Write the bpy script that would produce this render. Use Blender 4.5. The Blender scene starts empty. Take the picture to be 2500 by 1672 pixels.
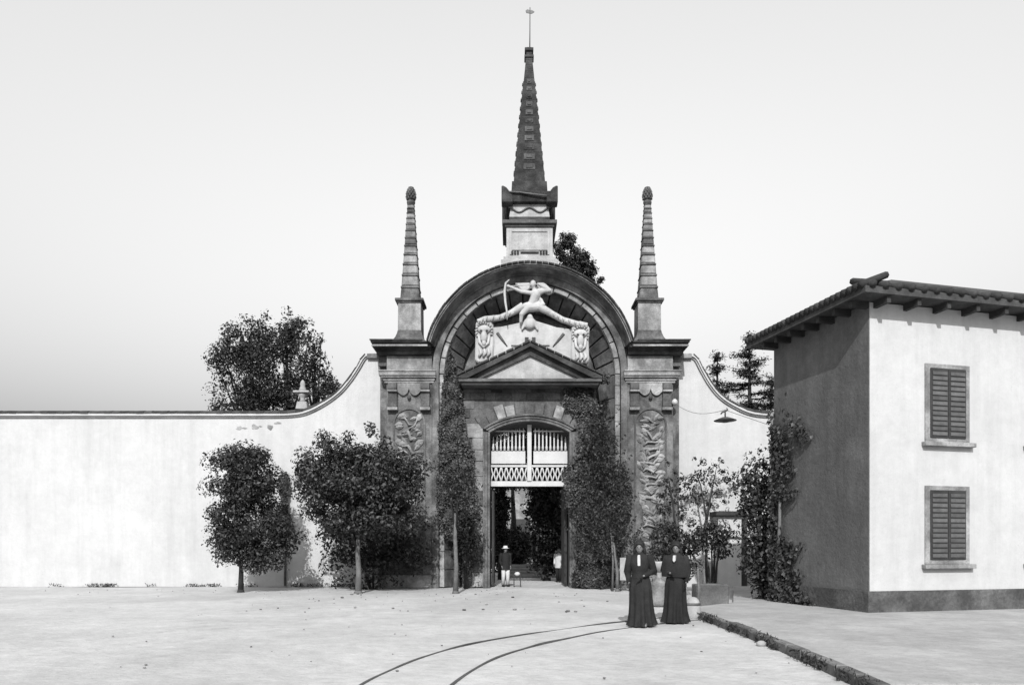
import bpy, bmesh, math, random
import numpy as np
from mathutils import Matrix, Vector, Euler

R = math.radians
random.seed(7)
RNG = np.random.default_rng(11)
scene = bpy.context.scene
COL = scene.collection

# ------------------------------------------------------------------ camera
CX, EZ, DIST = -0.69, 1.61, 28.0          # camera x, eye height, distance to the gate front
SC = 59.0                                 # measured pixels per metre at the gate front
FPX = SC * DIST
cam_d = bpy.data.cameras.new('camera')
cam_d.sensor_fit = 'HORIZONTAL'
cam_d.sensor_width = 36.0
cam_d.lens = FPX / 2344.0 * 36.0
cam_d.shift_y = 466.0 / 2344.0            # rising front of a plate camera: verticals stay upright
cam_d.clip_end = 3000
cam = bpy.data.objects.new('camera', cam_d)
cam.location = (CX, -DIST, EZ)
cam.rotation_euler = (R(90), 0, 0)
COL.objects.link(cam)
scene.camera = cam

# ------------------------------------------------------------------ sky, sun, exposure
SUN_EL, SUN_AZ = R(36), R(4)              # sun behind the camera, a little to its left
world = bpy.data.worlds.new('World')
scene.world = world
world.use_nodes = True
wn, wl = world.node_tree.nodes, world.node_tree.links
wn.clear()
sky = wn.new('ShaderNodeTexSky')
sky.sky_type = 'NISHITA'
sky.sun_disc = False
sky.sun_elevation = SUN_EL
sky.sun_rotation = R(180) + SUN_AZ
sky.air_density = 3.1
sky.dust_density = 3.0
sky.ozone_density = 1.0
bw = wn.new('ShaderNodeSeparateColor')   # old plates saw blue light only: the blue channel of the sky
bg = wn.new('ShaderNodeBackground')
bg.inputs['Strength'].default_value = 0.15
wo = wn.new('ShaderNodeOutputWorld')
wl.new(sky.outputs[0], bw.inputs[0])
wl.new(bw.outputs[2], bg.inputs[0])
wl.new(bg.outputs[0], wo.inputs[0])

sun_d = bpy.data.lights.new('sun', 'SUN')
sun_d.energy = 3.1
sun_d.angle = R(0.5)
sun_d.color = (1.0, 1.0, 1.0)             # a black-and-white plate
sun = bpy.data.objects.new('sun', sun_d)
sdir = Vector((-math.sin(SUN_AZ) * math.cos(SUN_EL), -math.cos(SUN_AZ) * math.cos(SUN_EL), math.sin(SUN_EL)))
sun.rotation_euler = sdir.to_track_quat('Z', 'Y').to_euler()
sun.location = (0, -20, 30)
COL.objects.link(sun)

scene.view_settings.view_transform = 'Standard'
scene.view_settings.look = 'None'
scene.view_settings.gamma = 1.0
scene.view_settings.use_curve_mapping = False
scene.view_settings.exposure = 0.73

# ------------------------------------------------------------------ measuring helpers
def P(px, py, Y=0.0):
    s = SC * DIST / (DIST + Y)
    return (CX + (px - 1172) / s, Y, EZ + (1250 - py) / s)
def PX(px, Y=0.0): return P(px, 0, Y)[0]
def PZ(py, Y=0.0): return P(0, py, Y)[2]
def G(px, py):
    d = EZ * FPX / (py - 1250)
    return (CX + (px - 1172) * d / FPX, d - DIST, 0.0)

# ------------------------------------------------------------------ materials (greys: the plate has no colour)
MATS = {}
def mat(name, v, var=0.25, scale=1.2, soot=0.0, sscale=0.5, rough=0.9, bump=0.3, bscale=18.0, rnd=0.15, streak=0.0, island=False, spec=0.25, speck=0.0, bdist=0.03):
    m = bpy.data.materials.new(name)
    m.use_nodes = True
    nt = m.node_tree; n = nt.nodes; l = nt.links
    b = n['Principled BSDF']
    b.inputs['Roughness'].default_value = rough
    b.inputs['Specular IOR Level'].default_value = spec
    geo = n.new('ShaderNodeNewGeometry')
    def mul(a, c):
        k = n.new('ShaderNodeMath'); k.operation = 'MULTIPLY'
        l.new(a, k.inputs[0])
        if isinstance(c, float): k.inputs[1].default_value = c
        else: l.new(c, k.inputs[1])
        return k.outputs[0]
    def noise(sc, det, vec=None, rgh=0.6):
        k = n.new('ShaderNodeTexNoise'); k.inputs['Scale'].default_value = sc
        k.inputs['Detail'].default_value = det; k.inputs['Roughness'].default_value = rgh
        l.new(vec if vec else geo.outputs['Position'], k.inputs['Vector'])
        return k.outputs['Fac']
    def rng(a, f0, f1, t0, t1):
        k = n.new('ShaderNodeMapRange'); l.new(a, k.inputs[0])
        for i, q in enumerate((f0, f1, t0, t1)): k.inputs[i + 1].default_value = q
        return k.outputs[0]
    col = rng(noise(scale, 6), 0.28, 0.72, 1 - var, 1 + var)
    col = mul(col, rng(noise(scale * 9, 4), 0.25, 0.75, 1 - var * 0.6, 1 + var * 0.6))
    if rnd:
        if island: r = geo.outputs['Random Per Island']
        else:
            oi = n.new('ShaderNodeObjectInfo'); r = oi.outputs['Random']
        col = mul(col, rng(r, 0, 1, 1 - rnd, 1 + rnd))
    if soot:
        col = mul(col, rng(noise(sscale, 5, None, 0.7), 0.42, 0.62, 1 - soot, 1.0))
    if streak:
        mp = n.new('ShaderNodeMapping'); mp.inputs['Scale'].default_value = (2.2, 2.2, 0.16)
        l.new(geo.outputs['Position'], mp.inputs[0])
        col = mul(col, rng(noise(1.0, 6, mp.outputs[0], 0.7), 0.36, 0.56, 1 - streak, 1.0))
    if speck:
        col = mul(col, rng(noise(26.0, 3), 0.60, 0.70, 1.0, 1 - speck))
        col = mul(col, rng(noise(3.1, 8, None, 0.75), 0.35, 0.65, 1 - speck * 0.5, 1 + speck * 0.4))
    col = mul(col, float(v))
    cb = n.new('ShaderNodeCombineColor')
    for i in range(3): l.new(col, cb.inputs[i])
    l.new(cb.outputs[0], b.inputs['Base Color'])
    if bump:
        bp = n.new('ShaderNodeBump'); bp.inputs['Strength'].default_value = bump; bp.inputs['Distance'].default_value = bdist
        l.new(noise(bscale, 7), bp.inputs['Height']); l.new(bp.outputs[0], b.inputs['Normal'])
    MATS[name] = m
    return m

mat('plaster', 0.415, var=0.04, scale=0.5, soot=0.08, sscale=0.45, bump=0.25, bscale=9, rnd=0.0, streak=0.09, speck=0.10)
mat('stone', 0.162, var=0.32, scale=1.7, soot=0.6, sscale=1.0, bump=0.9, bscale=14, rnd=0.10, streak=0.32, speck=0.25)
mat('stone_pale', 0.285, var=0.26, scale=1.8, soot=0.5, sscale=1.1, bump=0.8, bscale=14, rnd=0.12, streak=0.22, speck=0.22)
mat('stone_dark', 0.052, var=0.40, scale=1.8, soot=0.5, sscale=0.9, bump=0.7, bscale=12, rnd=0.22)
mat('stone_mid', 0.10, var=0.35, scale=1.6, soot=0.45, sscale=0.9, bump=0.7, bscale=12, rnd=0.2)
mat('spire_stone', 0.044, var=0.5, scale=3.0, soot=0.5, sscale=1.6, bump=0.9, bscale=14, rnd=0.22, speck=0.4)
mat('tile', 0.035, var=0.4, scale=4.0, bump=0.5, bscale=20, rnd=0.35)
mat('stucco_white', 0.39, var=0.08, scale=2.5, soot=0.2, sscale=1.6, bump=0.35, streak=0.12, bscale=20, rnd=0.0)
mat('stone_white', 0.36, var=0.16, scale=1.8, soot=0.3, sscale=1.0, bump=0.5, bscale=14, rnd=0.06, streak=0.15, speck=0.15)
mat('marble', 0.3, var=0.12, scale=3, soot=0.2, sscale=2, bump=0.2, rnd=0.05)
mat('white_wood', 0.42, var=0.06, scale=3, soot=0.1, sscale=2, rough=0.6, bump=0.1, rnd=0.04)
mat('dark_wood', 0.03, var=0.3, scale=3, rough=0.7, bump=0.3, rnd=0.1)
mat('iron', 0.03, var=0.3, scale=5, rough=0.55, bump=0.2, rnd=0.05, spec=0.5)
mat('leaf', 0.019, var=0.3, scale=2.0, rough=0.55, bump=0.0, rnd=0.75, island=True, spec=0.4)
mat('leaf_dark', 0.024, var=0.3, scale=2.0, rough=0.6, bump=0.0, rnd=0.7, island=True, spec=0.3)
mat('leaf_soft', 0.024, var=0.3, scale=2.0, rough=0.7, bump=0.0, rnd=0.6, island=True, spec=0.2)
mat('ivy', 0.028, var=0.35, scale=2.0, rough=0.55, bump=0.0, rnd=0.85, island=True, spec=0.4)
mat('bark', 0.11, var=0.3, scale=5, rough=0.95, bump=0.7, bscale=30, rnd=0.1)
mat('bark_dark', 0.03, var=0.3, scale=5, rough=0.95, bump=0.7, bscale=30, rnd=0.1)
mat('black_cloth', 0.015, var=0.35, scale=6, rough=0.85, bump=0.3, bscale=40, rnd=0.2, spec=0.2)
mat('grey_cloth', 0.08, var=0.25, scale=6, rough=0.9, bump=0.3, bscale=40, rnd=0.2)
mat('white_cloth', 0.42, var=0.08, scale=6, rough=0.9, bump=0.2, bscale=40, rnd=0.0)
mat('skin', 0.13, var=0.08, scale=8, rough=0.6, bump=0.05, rnd=0.05)
mat('hair', 0.015, var=0.3, scale=20, rough=0.5, bump=0.4, bscale=60, rnd=0.0)
mat('pavement', 0.3, var=0.14, scale=0.9, soot=0.15, sscale=0.6, bump=0.5, bscale=16, rnd=0.0, speck=0.25)
mat('kerbstone', 0.12, var=0.35, scale=3, soot=0.4, sscale=1.2, bump=0.7, bscale=14, rnd=0.25)
mat('pebble', 0.14, var=0.4, scale=6, bump=0.4, rnd=0.6, island=True)
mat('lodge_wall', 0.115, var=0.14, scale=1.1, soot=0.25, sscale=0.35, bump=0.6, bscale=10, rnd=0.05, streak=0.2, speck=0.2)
mat('road', 0.395, var=0.13, scale=0.25, soot=0.16, sscale=0.3, bump=0.7, bscale=6, rnd=0.0, speck=0.22, bdist=0.045)
mat('rail_steel', 0.05, var=0.5, scale=2.5, rough=0.55, bump=0.2, rnd=0.1, spec=0.5)
mat('grass', 0.03, var=0.3, scale=3, rough=0.8, bump=0.0, rnd=0.6, island=True)

# ------------------------------------------------------------------ object helpers
ROOT = {}
def thing(name, label, cat, loc=(0, 0, 0), group=None, rz=0.0, kind=None):
    o = bpy.data.objects.new(name, None)
    COL.objects.link(o)
    o.empty_display_size = 0.2
    o.location = loc
    o.rotation_euler = (0, 0, rz)
    ROOT[o] = Vector(loc)
    o['label'] = label
    o['category'] = cat
    if group: o['group'] = group
    if kind: o['kind'] = kind
    return o
def tag(o, label, cat, group=None, kind=None):
    o['label'] = label; o['category'] = cat
    if group: o['group'] = group
    if kind: o['kind'] = kind
    return o
def link(name, me, parent=None, bevel=0.0):
    o = bpy.data.objects.new(name, me)
    COL.objects.link(o)
    if parent is not None:
        o.parent = parent
        ROOT[o] = ROOT.get(parent, Vector((0, 0, 0)))
    else:
        ROOT[o] = Vector((0, 0, 0))
    if bevel:
        b = o.modifiers.new('bevel', 'BEVEL'); b.width = bevel; b.segments = 1
        b.limit_method = 'ANGLE'; b.angle_limit = R(40)
    return o

class MB:
    def __init__(self): self.v = []; self.f = []; self.smooth = []
    def add(self, vs, fs, sm=False):
        k = len(self.v)
        self.v += [tuple(p) for p in vs]
        self.f += [tuple(i + k for i in q) for q in fs]
        self.smooth += [sm] * len(fs)
        return self
    def box(self, x0, x1, y0, y1, z0, z1):
        if x0 > x1: x0, x1 = x1, x0
        if z0 > z1: z0, z1 = z1, z0
        v = [(x, y, z) for z in (z0, z1) for y in (y0, y1) for x in (x0, x1)]
        return self.add(v, [(0, 2, 3, 1), (4, 5, 7, 6), (0, 1, 5, 4), (2, 6, 7, 3), (0, 4, 6, 2), (1, 3, 7, 5)])
    def prism(self, pts, y0, y1):                 # polygon in XZ pushed through Y
        n = len(pts)
        a = sum(pts[i][0] * pts[(i + 1) % n][1] - pts[(i + 1) % n][0] * pts[i][1] for i in range(n))
        if a < 0: pts = pts[::-1]
        v = [(x, y0, z) for x, z in pts] + [(x, y1, z) for x, z in pts]
        f = [tuple(range(n)), tuple(range(2 * n - 1, n - 1, -1))]
        f += [(i, i + n, (i + 1) % n + n, (i + 1) % n) for i in range(n)]
        return self.add(v, f)
    def prism_xy(self, pts, z0, z1):
        n = len(pts)
        a = sum(pts[i][0] * pts[(i + 1) % n][1] - pts[(i + 1) % n][0] * pts[i][1] for i in range(n))
        if a < 0: pts = pts[::-1]
        v = [(x, y, z0) for x, y in pts] + [(x, y, z1) for x, y in pts]
        f = [tuple(range(n - 1, -1, -1)), tuple(range(n, 2 * n))]
        f += [(i, (i + 1) % n, (i + 1) % n + n, i + n) for i in range(n)]
        return self.add(v, f)
    def frustum(self, cx, cy, z0, z1, a0, b0, a1, b1):
        v = [(cx + sx * a, cy + sy * b, z) for z, a, b in ((z0, a0, b0), (z1, a1, b1)) for sy in (-1, 1) for sx in (-1, 1)]
        return self.add(v, [(0, 2, 3, 1), (4, 5, 7, 6), (0, 1, 5, 4), (2, 6, 7, 3), (0, 4, 6, 2), (1, 3, 7, 5)])
    def lathe(self, cx, cy, prof, n=16, sm=True):
        v = []; f = []
        for r, z in prof:
            for i in range(n):
                a = 2 * math.pi * i / n
                v.append((cx + r * math.cos(a), cy + r * math.sin(a), z))
        for j in range(len(prof) - 1):
            for i in range(n):
                f.append((j * n + i, j * n + (i + 1) % n, (j + 1) * n + (i + 1) % n, (j + 1) * n + i))
        f.append(tuple(range(n - 1, -1, -1)))
        f.append(tuple(range((len(prof) - 1) * n, len(prof) * n)))
        return self.add(v, f, sm)
    def tube(self, pts, rad, n=8, sm=True):
        pts = [Vector(p) for p in pts]
        if not hasattr(rad, '__len__'): rad = [rad] * len(pts)
        v = []; f = []
        for i, p in enumerate(pts):
            t = (pts[min(i + 1, len(pts) - 1)] - pts[max(i - 1, 0)])
            if t.length < 1e-9: t = Vector((0, 0, 1))
            t.normalize()
            u = t.cross(Vector((0, 1, 0)) if abs(t.y) < 0.9 else Vector((1, 0, 0))).normalized()
            w = t.cross(u)
            for k in range(n):
                a = 2 * math.pi * k / n
                v.append(p + (u * math.cos(a) + w * math.sin(a)) * rad[i])
        for j in range(len(pts) - 1):
            for k in range(n):
                f.append((j * n + k, j * n + (k + 1) % n, (j + 1) * n + (k + 1) % n, (j + 1) * n + k))
        f.append(tuple(range(n - 1, -1, -1))); f.append(tuple(range((len(pts) - 1) * n, len(pts) * n)))
        return self.add(v, f, sm)
    def ell(self, c, r, n=12, m=8, rot=None):
        v = []; f = []
        c = Vector(c)
        for j in range(m + 1):
            th = math.pi * j / m
            for i in range(n):
                a = 2 * math.pi * i / n
                q = Vector((r[0] * math.sin(th) * math.cos(a), r[1] * math.sin(th) * math.sin(a), r[2] * math.cos(th)))
                if rot: q = rot @ q
                v.append(c + q)
        for j in range(m):
            for i in range(n):
                f.append((j * n + i, (j + 1) * n + i, (j + 1) * n + (i + 1) % n, j * n + (i + 1) % n))
        return self.add(v, f, True)
    def cap(self, p0, r0, p1, r1, n=10):          # tapered capsule
        p0, p1 = Vector(p0), Vector(p1)
        t = (p1 - p0); t.normalize()
        pts = [p0 - t * r0 * 0.95, p0 - t * r0 * 0.6, p0, p1, p1 + t * r1 * 0.6, p1 + t * r1 * 0.95]
        return self.tube(pts, [r0 * 0.3, r0 * 0.8, r0, r1, r1 * 0.8, r1 * 0.3], n)
    def ring(self, cz, prof, a0, a1, n, cx=0.0):  # sweep a closed (r, y) profile along an arc in XZ
        k = len(prof); v = []; f = []
        for i in range(n + 1):
            a = a0 + (a1 - a0) * i / n
            for r, y in prof: v.append((cx + r * math.cos(a), y, cz + r * math.sin(a)))
        for i in range(n):
            for j in range(k):
                f.append((i * k + j, i * k + (j + 1) % k, (i + 1) * k + (j + 1) % k, (i + 1) * k + j))
        f.append(tuple(range(k - 1, -1, -1))); f.append(tuple(range(n * k, n * k + k)))
        return self.add(v, f)
    def mesh(self, name, m, off=Vector((0, 0, 0))):
        me = bpy.data.meshes.new(name)
        me.from_pydata([(p[0] - off[0], p[1] - off[1], p[2] - off[2]) for p in self.v], [], self.f)
        if any(self.smooth): me.polygons.foreach_set('use_smooth', self.smooth)
        bm = bmesh.new(); bm.from_mesh(me); bmesh.ops.recalc_face_normals(bm, faces=bm.faces); bm.to_mesh(me); bm.free()
        if m: me.materials.append(MATS[m])
        me.update()
        return me
    def build(self, name, m, parent=None, bevel=0.0):
        off = ROOT.get(parent, Vector((0, 0, 0))) if parent is not None else Vector((0, 0, 0))
        return link(name, self.mesh(name, m, off), parent, bevel)

def inst(name, me, parent, loc, rot=(0, 0, 0), sc=(1, 1, 1), bevel=0.0):
    o = link(name, me, parent, bevel)
    off = ROOT.get(parent, Vector((0, 0, 0))) if parent is not None else Vector((0, 0, 0))
    o.location = Vector(loc) - off; o.rotation_euler = rot; o.scale = sc
    return o

def remesh(mb, voxel, smooth=4):
    me = mb.mesh('tmp', None)
    o = bpy.data.objects.new('tmp', me); COL.objects.link(o)
    r = o.modifiers.new('r', 'REMESH'); r.mode = 'VOXEL'; r.voxel_size = voxel
    s = o.modifiers.new('s', 'SMOOTH'); s.factor = 0.5; s.iterations = smooth
    dg = bpy.context.evaluated_depsgraph_get()
    out = bpy.data.meshes.new_from_object(o.evaluated_get(dg))
    bpy.data.objects.remove(o); bpy.data.meshes.remove(me)
    out.polygons.foreach_set('use_smooth', [True] * len(out.polygons))
    return out
def remesh_part(mb, name, m, parent, voxel=0.03, smooth=3):
    me = remesh(mb, voxel, smooth)
    off = ROOT.get(parent, Vector((0, 0, 0)))
    me.transform(Matrix.Translation(-off)); me.name = name
    me.materials.append(MATS[m])
    return link(name, me, parent)

def leaves_mesh(name, m, pts, nrm, size, aspect=0.5, off=Vector((0, 0, 0)), fold=0.25):
    """many small folded leaves (two triangles pairs each): pts Nx3, nrm Nx3, size N"""
    N = len(pts)
    nrm = nrm / (np.linalg.norm(nrm, axis=1, keepdims=True) + 1e-9)
    rnd = RNG.normal(size=(N, 3))
    u = np.cross(nrm, rnd); u /= (np.linalg.norm(u, axis=1, keepdims=True) + 1e-9)
    w = np.cross(nrm, u)
    s = size[:, None]
    a = pts - u * s * 0.5
    b = pts + u * s * 0.5
    c = pts + w * s * aspect * 0.5 + nrm * s * fold * 0.5 - u * s * 0.05
    d = pts - w * s * aspect * 0.5 + nrm * s * fold * 0.5 - u * s * 0.05
    V = np.stack([a, d, b, c], axis=1).reshape(-1, 3) - np.array(off)
    F = np.arange(N * 4).reshape(N, 4)
    tri = np.concatenate([F[:, [0, 1, 2]], F[:, [0, 2, 3]]], axis=1).reshape(-1, 3)
    me = bpy.data.meshes.new(name)
    me.vertices.add(len(V)); me.vertices.foreach_set('co', V.astype(np.float32).ravel())
    me.loops.add(tri.size); me.loops.foreach_set('vertex_index', tri.astype(np.int32).ravel())
    me.polygons.add(len(tri)); me.polygons.foreach_set('loop_start', np.arange(0, tri.size, 3, dtype=np.int32))
    me.polygons.foreach_set('loop_total', np.full(len(tri), 3, dtype=np.int32))
    me.materials.append(MATS[m]); me.update(calc_edges=True); me.validate()
    return me

def clump_leaves(clumps, per, size, jitter=0.35, shell=0.75, up=0.35):
    """clumps: list of (cx,cy,cz,r) -> points, normals, sizes"""
    ps = []; ns = []; ss = []
    for cx, cy, cz, r in clumps:
        k = max(6, int(per * (r ** 2)))
        d = RNG.normal(size=(k, 3)); d /= np.linalg.norm(d, axis=1, keepdims=True)
        rr = r * (shell + (1 - shell) * RNG.random(k) ** 0.5) * (1 + RNG.normal(size=k) * 0.13)
        rr *= np.where(RNG.random(k) < 0.3, RNG.random(k), 1.0)
        p = np.array([cx, cy, cz]) + d * rr[:, None] * np.array([1, 1, 0.85])
        nn = d + RNG.normal(size=(k, 3)) * jitter + np.array([0, 0, up])
        ps.append(p); ns.append(nn); ss.append(size * (0.45 + 1.1 * RNG.random(k) ** 1.3))
    return np.concatenate(ps), np.concatenate(ns), np.concatenate(ss)

def ell_clumps(c, r, n, cr, hollow=0.55):
    out = []
    while len(out) < n:
        d = RNG.normal(size=3); d /= np.linalg.norm(d)
        q = hollow + (1 - hollow) * RNG.random() ** 0.6
        p = np.array(c) + d * np.array(r) * q * (1 + RNG.normal() * 0.06)
        out.append((p[0], p[1], p[2], cr * (0.6 + 0.8 * RNG.random())))
    return out

# ================================================================== SETTING
# ground: one sheet out to the horizon, finer near the camera
def axis(lo, hi, step, far):
    a = list(np.arange(lo, hi + 1e-6, step))
    return [-far, -far * 0.35, -far * 0.12] + a + [far * 0.12, far * 0.35, far]
gx = axis(-26, 26, 0.5, 700); gy = axis(-30, 14, 0.4, 700)
gv = []; gf = []
for j, y in enumerate(gy):
    for i, x in enumerate(gx):
        near = abs(x) < 26 and -30 < y < 14
        z = 0.012 * math.sin(x * 0.9 + 1.3 * math.sin(y * 0.5)) * math.sin(y * 0.7 + 0.4) - 0.012 if near else -0.012
        gv.append((x, y, z))
nx = len(gx)
for j in range(len(gy) - 1):
    for i in range(nx - 1):
        gf.append((j * nx + i, j * nx + i + 1, (j + 1) * nx + i + 1, (j + 1) * nx + i))
gm = MB(); gm.add(gv, gf, True)
ground = gm.build('ground', 'road'); ground['kind'] = 'structure'
ground['label'] = 'pale dusty earth square and road in front of the gate'

# raised pavement on the right with its kerb
kpts = [G(1560, 1404), G(1605, 1413), G(1650, 1430), G(1700, 1449), G(1750, 1470), G(1798, 1490), G(1900, 1533), G(2020, 1590)]
kpts = [(p[0], p[1]) for p in kpts]
pv = MB(); pav_poly = kpts + [(18, kpts[-1][1]), (18, -1.0), (7.6, -1.0), (5.2, -8.8)]
pv.prism_xy(pav_poly, -0.1, 0.125)
pavement = pv.build('pavement', 'pavement'); pavement['kind'] = 'structure'
pavement['label'] = 'raised earth pavement behind the kerb on the right'
def polyline(pts, step):
    out = []; carry = 0.0
    for a, b in zip(pts[:-1], pts[1:]):
        a = Vector(a); b = Vector(b); L = (b - a).length; t = carry
        while t < L:
            out.append((a + (b - a) * (t / L), (b - a).normalized())); t += step
        carry = t - L
    return out
for i, (p, t) in enumerate(polyline(kpts, 0.62)):
    if i == 0: continue
    nrm = Vector((t.y, -t.x));
    if nrm.x > 0: nrm = -nrm
    L = 0.59 + random.uniform(-0.02, 0.0); w = 0.16 + random.uniform(-0.015, 0.015); h = 0.15 + random.uniform(-0.02, 0.012)
    a = p - t * L / 2; b = p + t * L / 2
    q = [a - nrm * 0.06, b - nrm * 0.06, b + nrm * (w - 0.06), a + nrm * (w - 0.06)]
    mb = MB(); mb.prism_xy([(c.x, c.y) for c in q], -0.1, h)
    mb.build('kerb_stone', 'kerbstone', pavement, 0.02)

# ================================================================== THE GATEWAY
gate = thing('monumental_gateway', 'soot-darkened stone gateway with round arch, tall central spire and two side obelisks', 'gateway', (0, 1.2, 0))
ACZ = 8.30                                  # springing height of the round arch
def arch_pts(r, n=40, z=ACZ): return [(r * math.cos(math.pi * i / n), z + r * math.sin(math.pi * i / n)) for i in range(n + 1)]

# core masonry: ring above the springing, tympanum, piers
mb = MB(); mb.ring(ACZ, [(3.30, 0.16), (3.92, 0.16), (3.92, 2.5), (3.30, 2.5)], 0, math.pi, 48)
mb.build('arch_mass', 'stone_mid', gate)
mb = MB(); mb.prism(arch_pts(3.31), 1.42, 2.48); mb.build('tympanum', 'stone', gate)
for s in (-1, 1):
    mb = MB(); mb.box(s * 3.30, s * 5.86, 0.30, 2.5, 0, 9.0)
    mb.build('pier', 'stone', gate)
    mb = MB(); mb.box(s * 5.86, s * 5.97, 0.22, 2.5, 0, 0.55); mb.box(s * 3.80, s * 5.86, -0.09, 0.298, 0, 0.5)
    mb.build('plinth', 'stone_pale', gate, 0.02)

# flat band that frames the niche, ground to ground
mb = MB(); mb.ring(ACZ, [(3.53, -0.05), (3.78, -0.05), (3.78, 0.2), (3.53, 0.2)], 0, math.pi, 56)
for s in (-1, 1): mb.box(s * 3.53, s * 3.78, -0.05, 0.31, 0, ACZ)
mb.build('arch_band', 'stone', gate)
# thin ring of small blocks inside the band
vb = []
nb = 17
for i in range(nb):
    a0 = math.pi * i / nb + 0.006; a1 = math.pi * (i + 1) / nb - 0.006
    mb = MB(); y = 0.08 + random.uniform(-0.015, 0.015)
    mb.ring(ACZ, [(3.325, y), (3.512, y), (3.512, 0.3), (3.325, 0.3)], a0, a1, 4)
    mb.build('ring_block', 'stone_pale', gate, 0.012)
for s in (-1, 1):
    z = 0.02
    while z < ACZ - 0.1:
        h = random.uniform(0.55, 0.78); z1 = min(z + h, ACZ)
        if ACZ - z1 < 0.3: z1 = ACZ
        mb = MB(); y = 0.08 + random.uniform(-0.02, 0.02)
        mb.box(s * 3.325, s * 3.512, y, 0.32, z + 0.008, z1 - 0.008)
        mb.build('jamb_block', 'stone_pale', gate, 0.012); z = z1
# splayed voussoirs running back into the niche, and the splayed jamb blocks below them
nv = 19
for i in range(nv):
    a0 = math.pi * i / nv + 0.008; a1 = math.pi * (i + 1) / nv - 0.008
    dy = random.uniform(-0.03, 0.03)
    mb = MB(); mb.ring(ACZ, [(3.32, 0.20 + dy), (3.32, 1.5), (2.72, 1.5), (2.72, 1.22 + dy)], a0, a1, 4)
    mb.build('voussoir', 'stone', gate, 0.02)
for s in (-1, 1):
    z = 0.0
    while z < ACZ - 0.05:
        h = random.uniform(0.60, 0.82); z1 = min(z + h, ACZ)
        if ACZ - z1 < 0.3: z1 = ACZ
        dy = random.uniform(-0.04, 0.04)
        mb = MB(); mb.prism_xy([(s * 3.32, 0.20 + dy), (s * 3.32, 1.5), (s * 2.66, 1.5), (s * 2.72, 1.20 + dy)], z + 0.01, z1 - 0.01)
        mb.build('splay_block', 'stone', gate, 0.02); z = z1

# the great hood over the arch: moulded and tiled
A0 = math.asin((9.36 - ACZ) / 3.95)
hood = MB().ring(ACZ, [(3.79, 0.0), (3.80, -0.06), (3.84, -0.10), (3.86, -0.26), (3.905, -0.52), (3.925, -0.60), (3.965, -0.60), (3.97, -0.70), (4.03, -0.70), (4.035, 0.0), (4.035, 2.6), (3.90, 2.6), (3.90, 0.12)], A0, math.pi - A0, 64).build('arch_hood', 'stone', gate)
MB().ring(ACZ, [(3.928, -0.63), (3.962, -0.63), (3.962, -0.602), (3.928, -0.602)], A0, math.pi - A0, 64).build('hood_fillet', 'stone_pale', hood)
nt_ = 46
for i in range(nt_):
    a0 = A0 + (math.pi - 2 * A0) * i / nt_ + 0.002; a1 = A0 + (math.pi - 2 * A0) * (i + 1) / nt_ - 0.002
    d = random.uniform(-0.012, 0.012)
    mb = MB().ring(ACZ, [(4.037, -0.77 + d), (4.085 + d, -0.77 + d), (4.10 + d, 2.65), (4.037, 2.65)], a0, a1, 1)
    mb.build('hood_tile', 'tile', hood)

# pediment over the inner portal
YB = -0.62
PW, PZB, PZA = 2.72, 7.98, 9.33
ped = MB().prism([(-2.2, 7.99), (2.2, 7.99), (0, 9.05)], -0.36, 0.45).build('pediment', 'stone_white', gate)
mb = MB()
mb.box(-PW, PW, YB, 1.1, 7.86, 7.975); mb.box(-PW + 0.10, PW - 0.10, YB + 0.12, 1.1, 7.76, 7.858)
mb.build('pediment_cornice', 'stone_mid', ped, 0.01)
for s in (-1, 1):
    mb = MB()
    mb.prism([(s * PW, 7.978), (s * PW, 8.07), (0, PZA + 0.02), (0, PZA - 0.15), (s * (PW - 0.32), 7.978)], YB - 0.04, 1.05)
    mb.prism([(s * (PW - 0.33), 7.978), (0, PZA - 0.153), (0, 8.88), (s * 1.93, 7.978)], YB + 0.16, 1.0)
    mb.build('raking_cornice', 'stone_dark', ped)
    n = 9
    for i in range(n):
        t0 = i / n + 0.004; t1 = (i + 1) / n - 0.004
        x0 = s * (PW + 0.05) * (1 - t0); x1 = s * (PW + 0.05) * (1 - t1)
        z0 = 8.075 + (PZA + 0.025 - 8.075) * t0; z1 = 8.075 + (PZA + 0.025 - 8.075) * t1
        d = random.uniform(-0.01, 0.015)
        MB().prism([(x0, z0), (x1, z1), (x1, z1 + 0.06 + d), (x0, z0 + 0.06 + d)], YB - 0.10, 1.08).build('pediment_tile', 'tile', ped)

# inner portal wall with the segmental door opening
DW, DS = 1.55, 6.05
RR = (DW ** 2 + 0.43 ** 2) / (2 * 0.43); DCZ = 6.48 - RR
def seg(w, dz=0.0, n=14, r=None):
    r = r or RR
    a = math.asin(w / r)
    return [(r * math.sin(-a + 2 * a * i / n), DCZ + dz + r * math.cos(-a + 2 * a * i / n)) for i in range(n + 1)]
WX = 2.60
mb = MB()
mb.box(-WX, -DW, 0.2, 1.9, 0, DS); mb.box(DW, WX, 0.2, 1.9, 0, DS)
arc = seg(DW)
for (xa, za), (xb, zb) in zip(arc[:-1], arc[1:]): mb.prism([(xa, za), (xb, zb), (xb, 7.76), (xa, 7.76)], 0.2, 1.9)
mb.box(-WX, -DW, 0.2, 1.9, DS, 7.76); mb.box(DW, WX, 0.2, 1.9, DS, 7.76)
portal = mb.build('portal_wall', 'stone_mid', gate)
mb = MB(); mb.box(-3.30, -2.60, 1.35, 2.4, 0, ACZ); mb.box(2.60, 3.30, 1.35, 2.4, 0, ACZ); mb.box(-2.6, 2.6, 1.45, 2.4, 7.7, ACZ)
mb.build('niche_back', 'stone_mid', gate)
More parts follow.
